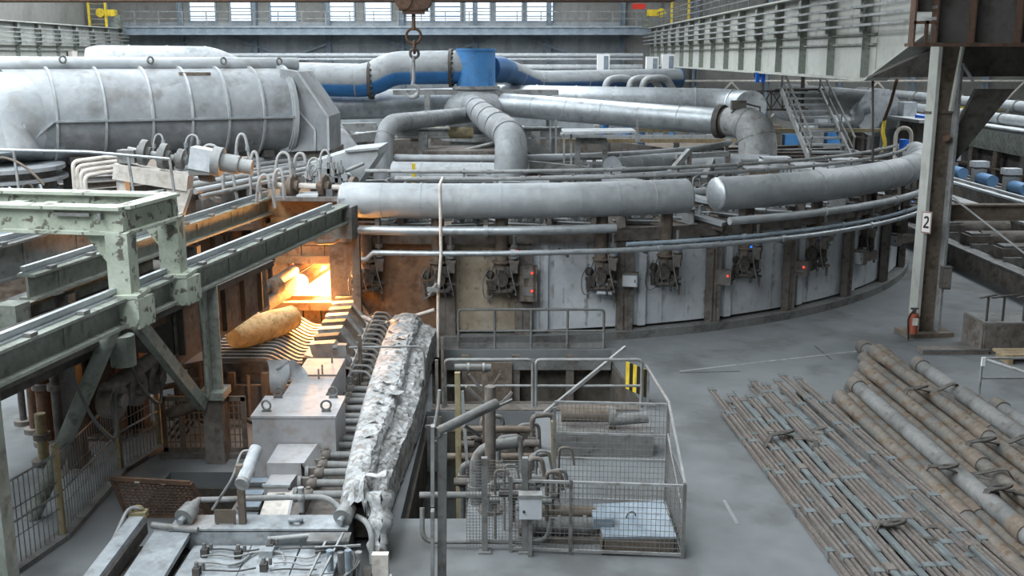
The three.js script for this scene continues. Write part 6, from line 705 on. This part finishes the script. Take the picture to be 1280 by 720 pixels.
  // roller bed beyond the column
  const rb = thing('roller_bed', 'long dark roller bed with machine blocks beyond the tall column', 'conveyor'); part(rb, 'side_wall', bx(0.4, 0.7, 24, 16.4, 0.35, 40), M.dirty); part(rb, 'side_lip', bx(0.5, 0.06, 24, 16.35, 0.72, 40), M.mid); part(rb, 'bed', bx(4, 0.4, 24, 18.5, 0.2, 40), M.mid); for (let k = 0; k < 8; k++) { const d = 30.5 + k * 2.6; const s = part(rb, 'roller_block', [bx(0.9, 0.8, 0.8, 17.1, 0.7, d), cy(V(17.2, 0.9, d), V(19.4, 0.9, d), 0.34, 0.34, 14)], M.dirty); part(s, 'cover', bx(0.7, 0.08, 0.6, 17.1, 1.14, d), M.mid); part(s, 'front_plate', bx(0.6, 0.3, 0.1, 16.8, 0.75, d - 0.9), M.mid); } part(rb, 'far_rail', bx(0.7, 0.1, 24, 20.6, 1.0, 40), M.steel); part(rb, 'far_wall', bx(0.3, 0.9, 24, 20.4, 0.5, 40), M.dirty); done(rb);
  const wr = thing('white_rail', 'long pale double rail running along the right bay', 'rail'); part(wr, 'rail', bx(0.3, 0.1, 40, 22.9, 1.1, 62), M.pale); part(wr, 'rail', bx(0.14, 0.1, 40, 23.3, 1.2, 62), M.pale); part(wr, 'base_wall', bx(0.6, 1.0, 40, 23.1, 0.5, 62), M.dirty); done(wr);
  const mt = thing('roller_motor', '', 'motor', 'blue roller motors in the right bay'); part(mt, 'motor', cy(V(0, 0.5, -0.7), V(0, 0.5, 0.7), 0.3, 0.3, 14), M.slateB ??= mat('#5a7fa4', 0.5)); part(mt, 'gearbox', [bx(0.6, 0.9, 0.5, 0, 0.5, 1.0)], M.steel); part(mt, 'cap', bx(0.8, 0.3, 0.6, 0, 1.2, 1.0), M.pale); part(mt, 'base', bx(0.9, 0.25, 2.2, 0, 0.1, 0.2), M.mid);
  for (let k = 0; k < 6; k++) { const pos = V(24.4, 0.8, 47 + k * 3.6), l = `blue roller motor with white cap along the pale rail, ${ORD[k]} ${k ? 'nearest' : 'one'}`; if (k) copy(mt, pos, 0, l); else { mt.position.copy(pos); mt.userData.label = l; } }
  one('motor_bench', 'dark bench carrying the blue roller motors', 'bench', [bx(1.4, 0.9, 26, 24.6, 0.45, 57), bx(0.2, 0.2, 26, 25.4, 0.9, 57)], M.dirty);
  const bw = thing('bay_girder', 'grey green girder on brown posts across the right bay', 'girder'); part(bw, 'girder', bx(0.5, 1.3, 48, 27, 3.0, 66), M.greenD); part(bw, 'top_flange', bx(0.9, 0.08, 48, 26.9, 3.68, 66), M.pale); part(bw, 'middle_rail', bx(0.1, 0.12, 48, 26.8, 1.4, 66), M.brown); for (let k = 0; k < 15; k++) part(bw, 'post', bx(0.24, 2.4, 0.5, 27, 1.2, 43 + k * 3.2), k % 2 ? M.brown : M.dirty); part(bw, 'back_wall', bx(0.1, 2.4, 48, 27.5, 1.2, 66), M.dark); done(bw);
  for (const [x, yy, r, l] of [[28.4, 4.75, 0.3, 'upper long grey pipe above the bay girder'], [27.6, 4.05, 0.3, 'lower long grey pipe resting on the bay girder']]) { const t = thing('service_pipe', l, 'pipe'); part(t, 'pipe', cy(V(x, yy, 42), V(x, yy, 88), r, r, 14), M.ductB); for (let k = 0; k < 9; k++) part(t, 'pipe_support', [ring(V(x, yy, 45 + k * 5), new THREE.Vector3(0, 0, 1), r + 0.06, 0.12, 14), bx(0.12, yy - 3.7, 0.12, x - (x > 28 ? 0.6 : 0), (yy + 3.7) / 2 - 0.1, 45 + k * 5)], M.mid); done(t); }
}
// ================= beyond and on top of the furnace =================
{
  const st = thing('access_stair', 'grey steel stair with handrails under the right crane girder', 'stair'), d0 = 42, d1 = 48; const foot = D(1040, 204, d0), head = D(1000, 112, d1), w = 1.7; const P = (f, s) => lerp(foot, head, f).add(V(s * w / 2, 0, 0)); for (const s of [-1, 1]) { part(st, 'stringer', bar(P(0, s), P(1, s), 0.08, 0.3), M.steel); part(st, 'hand_rail', bar(P(0, s).add(V(0, 1, 0)), P(1, s).add(V(0, 1, 0)), 0.07), M.mid); part(st, 'hand_rail', bar(P(0, s).add(V(0, 0.5, 0)), P(1, s).add(V(0, 0.5, 0)), 0.05), M.mid); for (const f of [0.02, 0.35, 0.7, 0.98]) part(st, 'rail_post', bar(P(f, s), P(f, s).add(V(0, 1, 0)), 0.06), M.mid); } for (let k = 0; k < 11; k++) { const a = P((k + 0.5) / 11, -1), b = P((k + 0.5) / 11, 1); part(st, 'tread', bar(a, b, 0.4, 0.08), M.ductB); } part(st, 'landing', bx(2.2, 0.08, 1.2, head.x, head.y, d1 + 0.6), M.dark); done(st);
  const lt = thing('lattice_walkway', 'dark lattice railing of a walkway left of the steel stair', 'walkway'), ld = 49; for (let k = 0; k < 4; k++) { const a = D(950 + k * 14, 136, ld), b = D(964 + k * 14, 114, ld), c = D(950 + k * 14, 114, ld), e = D(964 + k * 14, 136, ld); part(lt, 'lattice_brace', [bar(a, b, 0.05), bar(c, e, 0.05), bar(a, c, 0.06)], M.dark); } part(lt, 'rail', [bar(D(944, 114, ld), D(1010, 114, ld), 0.08), bar(D(944, 137, ld), D(1010, 137, ld), 0.1)], M.dark); part(lt, 'support_post', [bar(V(D(952, 137, ld).x, 3.1, ld), D(952, 114, ld), 0.14), bar(V(D(1004, 137, ld).x, 3.1, ld), D(1004, 90, ld), 0.14)], M.dark); done(lt);
  const gp = thing('pipe_gantry', 'long yellowish pipe gantry with supports across the back of the roof', 'gantry'); const gb = (x0, x1, py, d) => [bar(D(x0, py, d), D(x1, py, d), 0.22, 0.16)]; part(gp, 'beam', gb(650, 1100, 163, 47), M.yellowD); part(gp, 'beam', gb(700, 930, 176, 46), M.wood); for (const px of [690, 760, 846, 950, 1056]) part(gp, 'post', bar(V(D(px, 163, 47).x, 3.0, 47), D(px, 163, 47), 0.24), M.steel); part(gp, 'pale_strip', gb(650, 900, 171, 46.5), M.pale); done(gp);
  const sf = thing('service_stand', 'brown box-section service frame standing on the furnace roof', 'frame'), sd = 33.4, c = (px, py) => D(px, py, sd); for (const px of [722, 756]) part(sf, 'post', bar(c(px, 234), c(px, 176), 0.16), M.mid); for (const [py, h] of [[176, 0.18], [195, 0.08], [204, 0.06], [215, 0.05]]) part(sf, 'cross_bar', bar(c(720, py), c(758, py), 0.1, h), M.mid); part(sf, 'canopy', bar(c(703, 164), c(792, 163), 1.4, 0.07), M.pale); part(sf, 'canopy_leg', [bar(c(705, 165), c(705, 224), 0.06), bar(c(714, 165), c(714, 224), 0.06), bar(c(776, 192), c(776, 228), 0.05), bar(c(726, 200), c(726, 236), 0.09)], M.steel); done(sf);
  for (const [px, py0, py1, dd, l, m] of [[517, 236, 204, 31.5, 'short bright yellow post on the roof near the slim pipe', M.yellow], [688, 200, 150, 36, 'thin grey vertical post left of the service canopy', M.steel], [695, 196, 150, 36, 'thin grey vertical post, second left of the service canopy', M.steel], [797, 168, 150, 37, 'thin post hanging below the right duct', M.steel], [1091, 205, 100, 33, 'tall dark vertical rod before the far right header', M.dark]]) { const t = thing('roof_post', l, 'post'); part(t, 'post', bar(D(px, py0, dd), D(px, py1, dd), m === M.yellow ? 0.1 : 0.06), m); part(t, 'foot', bar(off(D(px, py0, dd), 0, 0.02), off(D(px, py0, dd), 0, -0.25), 0.16), m === M.yellow ? M.mid : m); done(t); }
  for (const [px, py, s, l] of [[968, 208, 1, 'white step frame on the roof, left and upper'], [975, 216, 0.8, 'white step frame on the roof, lower one']]) { const t = thing('step_frame', l, 'step'), p = D(px, py, 33.8); part(t, 'top', bx(0.9 * s, 0.06, 0.6, p.x, p.y + 0.28, 33.8), M.pale); for (const sx of [-1, 1]) part(t, 'leg', bx(0.06, 0.6, 0.5, p.x + sx * 0.42 * s, p.y, 33.8), M.pale); done(t); }
  for (const [x0, py0, x1, py1, dd, w, l] of [[758, 222, 812, 231, 30.5, 0.9, 'flat brown plate lying near the short white-capped pipe'], [862, 246, 892, 252, 29.6, 0.5, 'pale flat plate between the two manifold pipes'], [860, 267, 905, 280, 29, 0.4, 'pale slanted channel under the gap of the manifold pipes'], [1000, 208, 1060, 222, 33, 1.4, 'dusty flat cover right of the white step frames'], [630, 224, 690, 226, 30.6, 0.5, 'cover plate at the foot of the pale front duct']]) { const t = thing('roof_plate', l, 'plate'); part(t, 'plate', bar(D(x0, py0, dd), D(x1, py1, dd - 0.5), w, 0.1), M.ductB); part(t, 'stiffener', bar(off(D(x0, py0, dd), 0, -0.12), off(D(x1, py1, dd - 0.5), 0, -0.12), w * 0.5, 0.16), M.dirty); done(t); }
  for (const [x0, x1, py, l] of [[495, 560, 166, 'dusty beam under the slim radial pipe'], [560, 640, 200, 'slanted grey beam left of the front duct foot'], [640, 700, 165, 'dusty beam right of the front duct']]) { const t = thing('roof_girder', l, 'beam'); part(t, 'beam', ib(D(x0, py + (py === 200 ? -2 : 0), 36), D(x1, py - (py === 200 ? 22 : 0), 37), 0.34, 0.3, 0.05), M.steel); part(t, 'post', bar(V(D((x0 + x1) / 2, py, 36).x, 3, 36.5), V(D((x0 + x1) / 2, py, 36).x, D((x0 + x1) / 2, py, 36).y, 36.5), 0.4, 0.3), M.steel); done(t); }
  { const t = thing('roof_duct_box', 'low grey ducts with rounded ends between hub and front pipe', 'duct box'); part(t, 'box', bx(3.6, 1.4, 2.2, -1.2, 3.7, 36.5), M.dirty); for (const x of [-2.2, -0.8]) part(t, 'arched_side', cy(V(x, 3.4, 35.2), V(x, 3.4, 35.5), 0.9, 0.9, 20), M.brown); done(t); }
  { const t = thing('yellow_gas_main', 'dull yellow gas main lying behind the slim radial pipe', 'pipe'); part(t, 'pipe', cy(D(478, 166, 39), D(590, 166, 40), 0.22), M.yellowD); part(t, 'flange', ring(D(522, 166, 39.4), new THREE.Vector3(1, 0, 0), 0.32, 0.5), M.brown); done(t); }
  // roof fittings: small valve groups strewn over the deck, one thing each
  const vg = thing('roof_valve_group', '', 'valves', 'small valve groups on the furnace roof'); part(vg, 'manifold_bar', [bx(1.3, 0.12, 0.14, 0, 0.2, 0), bx(1.1, 0.08, 0.3, 0, 0.06, 0)], M.steel); for (let k = 0; k < 5; k++) { part(vg, 'valve', [bx(0.16, 0.22, 0.16, -0.5 + k * 0.25, 0.36, 0)], k % 2 ? M.mid : M.ductB); part(vg, 'stem_pipe', tb([V(-0.5 + k * 0.25, 0.1, 0.1), V(-0.5 + k * 0.25, 0.5 + 0.1 * (k % 3), 0.1), V(-0.35 + k * 0.25, 0.55 + 0.1 * (k % 3), 0.3), V(-0.3 + k * 0.25, 0.2, 0.4)], 0.03, 0.1, 6), M.steel); } part(vg, 'cross_pipe', [cy(V(-0.9, 0.3, 0.35), V(0.9, 0.34, 0.3), 0.05), cy(V(-0.9, 0.16, -0.3), V(0.9, 0.16, -0.3), 0.05)], M.ductB);
  const spots = []; [[15.4, -6, 62, 10], [13.4, -8, 60, 8], [11.4, -12, 58, 6], [16.15, -5, 66, 14]].forEach(([R, a0, a1, n], j) => { for (let i = 0; i < n; i++) spots.push([R, a0 + (a1 - a0) * i / (n - 1), j, i, n]); });
  spots.forEach(([R, a, j, i, n], k) => { const pos = onRing(R, R_(a), 3.02), l = `small valve group on the roof, ${['second', 'third', 'innermost', 'rim'][j]} row, ${ORD[i].replace('nearest', 'first')} from left`; const o = k ? copy(vg, pos, -R_(a) + rnd(-0.3, 0.3), l) : vg; if (!k) { o.position.copy(pos); o.userData.label = l; } o.scale.setScalar([0.85, 1.15, 1.15, 0.7][j]); });
  // long deck pipes round the inner rows
  for (const [R, a0, a1, y, r, l] of [[14.5, -10, 66, 3.55, 0.13, 'outer long dusty pipe curving over the furnace roof'], [12.6, -10, 62, 3.9, 0.1, 'inner long dusty pipe curving over the furnace roof'], [10.2, -14, 70, 4.3, 0.12, 'innermost long dusty pipe curving over the furnace roof']]) { const t = thing('roof_ring_pipe', l, 'pipe'); part(t, 'pipe', sweep(arc(R, R_(a0), R_(a1), y, 36), r, 10), M.ductB); for (let a = a0 + 4; a < a1; a += 11) part(t, 'pipe_stand', bar(onRing(R, R_(a), 3.0), onRing(R, R_(a), y), 0.12, 0.12), M.steel); done(t); }
  railing('inner_railing', 'thin grey railing round the inner edge of the furnace roof', arc(9.2, R_(-50), R_(75), 3.05, 10), 1.0, M.steel, { n: 1, r: 0.04 });
  for (const [R, a, l, m] of [[12.2, 2, 'grey roof cabinet right of the front duct foot', M.steel], [10.6, 12, 'brown roof cabinet behind the service canopy', M.brown], [13.2, -16, 'grey roof cabinet left of the slim radial pipe', M.ductB], [9.8, 26, 'pale roof cabinet under the right duct', M.pale], [14.2, 40, 'brown roof cabinet below the steel stair', M.brown], [12.4, 50, 'grey roof cabinet near the far right header', M.steel], [15, 57, 'small pale roof cabinet on the right rim', M.ductB]]) { const t = thing('roof_cabinet', l, 'cabinet'), p = onRing(R, R_(a), 0); part(t, 'body', bx(0.9, 1.0, 0.7, p.x, 3.55, -p.z), m); part(t, 'lid', bx(1.0, 0.06, 0.8, p.x, 4.08, -p.z), M.ductB); part(t, 'conduit', tb([V(p.x + 0.5, 3.05, -p.z), V(p.x + 0.5, 3.9, -p.z - 0.2), V(p.x + 1.3, 3.9, -p.z - 0.2), V(p.x + 1.4, 3.05, -p.z)], 0.05, 0.2, 6), M.steel); done(t); }
  for (const [x0, y0, x1, y1, dd, w, l] of [[410, 152, 470, 190, 37, 0.2, 'thin slanted strut right of the slanted chute'], [420, 176, 480, 168, 37, 0.3, 'level dusty strut below the silver pipe'], [405, 160, 470, 158, 40, 0.3, 'dusty cross beam under the large silver pipe'], [652, 178, 700, 206, 34.5, 0.4, 'sloping dusty beam right of the front duct foot'], [660, 208, 735, 215, 33, 0.35, 'low dusty beam in front of the service stand'], [845, 196, 910, 192, 35, 0.16, 'rough dusty strut over the grey roof pipe'], [830, 224, 862, 188, 33, 0.16, 'slanted strut at the end of the white-capped pipe'], [880, 225, 890, 200, 33, 0.2, 'short upright strut wrapped in rags below the elbow']]) { const t = thing('roof_strut', l, 'strut'); part(t, 'strut', bar(D(x0, y0, dd), D(x1, y1, dd + 0.6), w, w), M.steel); part(t, 'foot_plate', bar(off(D(x0, y0, dd), -0.2, -0.1), off(D(x0, y0, dd), 0.2, -0.1), 0.3, 0.05), M.dirty); part(t, 'prop', bar(V(D(x1, y1, dd + 0.6).x, 3.02, dd + 0.6), D(x1, y1, dd + 0.6), 0.14), M.dirty); done(t); }
  // machines far behind the furnace
  for (let k = 0; k < 9; k++) { const x = -8 + k * 3.6, d = 66 + (k % 3) * 3, m = [M.steel, M.slate, M.ductB, M.brown][k % 4], t = thing('far_machine', `${['grey', 'slate blue', 'pale grey', 'brown'][k % 4]} machine far behind the furnace, ${ORD[k].replace('nearest', 'first')} from left`, 'machine', 'machines behind the furnace'); part(t, 'base', bx(2.6, 1.6, 2, x, 0.8, d), m); part(t, 'tower', bx(1.2, 2.6 + (k % 3) * 0.5, 1.2, x - 0.5, 1.6, d), m); part(t, 'blue_unit', bx(0.9, 0.9, 0.9, x + 0.8, 2.1, d - 0.3), M.blue); part(t, 'pipe', cy(V(x - 1.6, 2.8, d - 0.6), V(x + 1.6, 2.8, d - 0.6), 0.14), M.ductB); done(t); }
  for (const [py, r, l] of [[69, 0.16, 'upper pale pipe run along the far wall'], [74, 0.1, 'thin pale pipe run along the far wall'], [84, 0.22, 'lower thick pale pipe run along the far wall']]) { const t = thing('wall_pipe_run', l, 'pipe'), y = D(640, py, 86).y; part(t, 'pipe', cy(V(-30, y, 86), V(10.4, y, 86), r), M.pale); for (let x = -29; x < 10; x += 6) part(t, 'bracket', [bx(0.12, 0.3, 2.6, x, y - r - 0.1, 87.4)], M.mid); done(t); }
  for (const [px, py, l] of [[754, 80, 'small white cabinet on the far pipe run, leftmost'], [815, 83, 'small white cabinet near the loop pipes'], [835, 80, 'small white cabinet below the right girder end']]) { const t = thing('white_cabinet', l, 'cabinet'), p = D(px, py, 62); part(t, 'body', bx(0.7, 1.1, 0.5, p.x, p.y, 62), M.white); part(t, 'door_panel', bx(0.26, 0.9, 0.03, p.x + 0.14, p.y, 61.74), M.slate); part(t, 'stand', bx(0.3, p.y - 0.5, 0.3, p.x, (p.y - 0.5) / 2, 62), M.mid); done(t); }
  { const t = thing('blue_banner', 'two small bright blue plates under the right crane girder', 'plate'); for (const px of [947, 954]) { const p = D(px, 97, 46.5); part(t, 'plate', bx(0.17, 0.4, 0.06, p.x, p.y, 46.5, 0.2), M.brightBlue); } const p = D(950, 97, 46.5); part(t, 'hanger', bx(0.5, 6.8 - p.y, 0.05, p.x, (6.8 + p.y) / 2, 46.6), M.dark); done(t); }
  { const t = thing('blue_cylinder', 'small bright blue drum below the far right header', 'drum'), p = D(1130, 180, 46); part(t, 'body', cy(V(p.x, p.y - 0.3, 46), V(p.x, p.y + 0.2, 46), 0.2), M.brightBlue); part(t, 'stand', bx(0.3, p.y - 0.2, 0.3, p.x, (p.y - 0.2) / 2, 46), M.mid); done(t); }
  { const t = thing('hoop_rail', 'pale hoop rails and yellow hose beside the far right header', 'railing'); part(t, 'hoop', tb([D(1118, 205, 42), D(1120, 160, 42), D(1140, 160, 42), D(1137, 200, 42)], 0.08, 0.4, 8), M.cream); part(t, 'yellow_hose', tb([D(1106, 150, 40), D(1103, 165, 40), D(1107, 180, 40), D(1103, 190, 40)], 0.07, 0.2, 6), M.yellow); part(t, 'cable', tb([D(1121, 100, 38), D(1113, 130, 39), D(1105, 150, 40)], 0.06, 0.3, 6), M.rust); part(t, 'foot', bx(0.9, 0.1, 0.5, D(1128, 205, 42).x, D(1128, 205, 42).y, 42), M.steel); done(t); }
  { const t = thing('raised_walkway', 'grey raised walkway deck behind the tall column', 'walkway'); const a = D(1128, 146, 50), b = D(1172, 152, 46); part(t, 'deck', bar(a, b, 1.6, 0.14), M.pale); part(t, 'side_panel', bar(off(a, 0, -0.6), off(b, 0, -0.6), 0.2, 1.0), M.dirty); part(t, 'blue_cap', bar(D(1152, 146, 48), D(1170, 149, 47), 0.7, 0.2), M.brightBlue); part(t, 'leg', bx(0.3, 4.6, 0.3, a.x + 0.4, 2.3, 49.5), M.mid); part(t, 'leg', bx(0.3, 4.6, 0.3, b.x, 2.3, 46), M.mid); done(t); }
  { const t = thing('dark_backing_wall', 'dark low wall far behind the big duct on the left', 'wall'); part(t, 'wall_plate', bx(20, 5.6, 0.3, -21, 2.8, 62), M.dark); part(t, 'coping', bx(20, 0.1, 0.4, -21, 5.65, 62), M.mid); done(t); }
}
scene.traverse((o) => { if (o.isLight && o.shadow) o.castShadow = true; });
renderer.render(scene, camera);
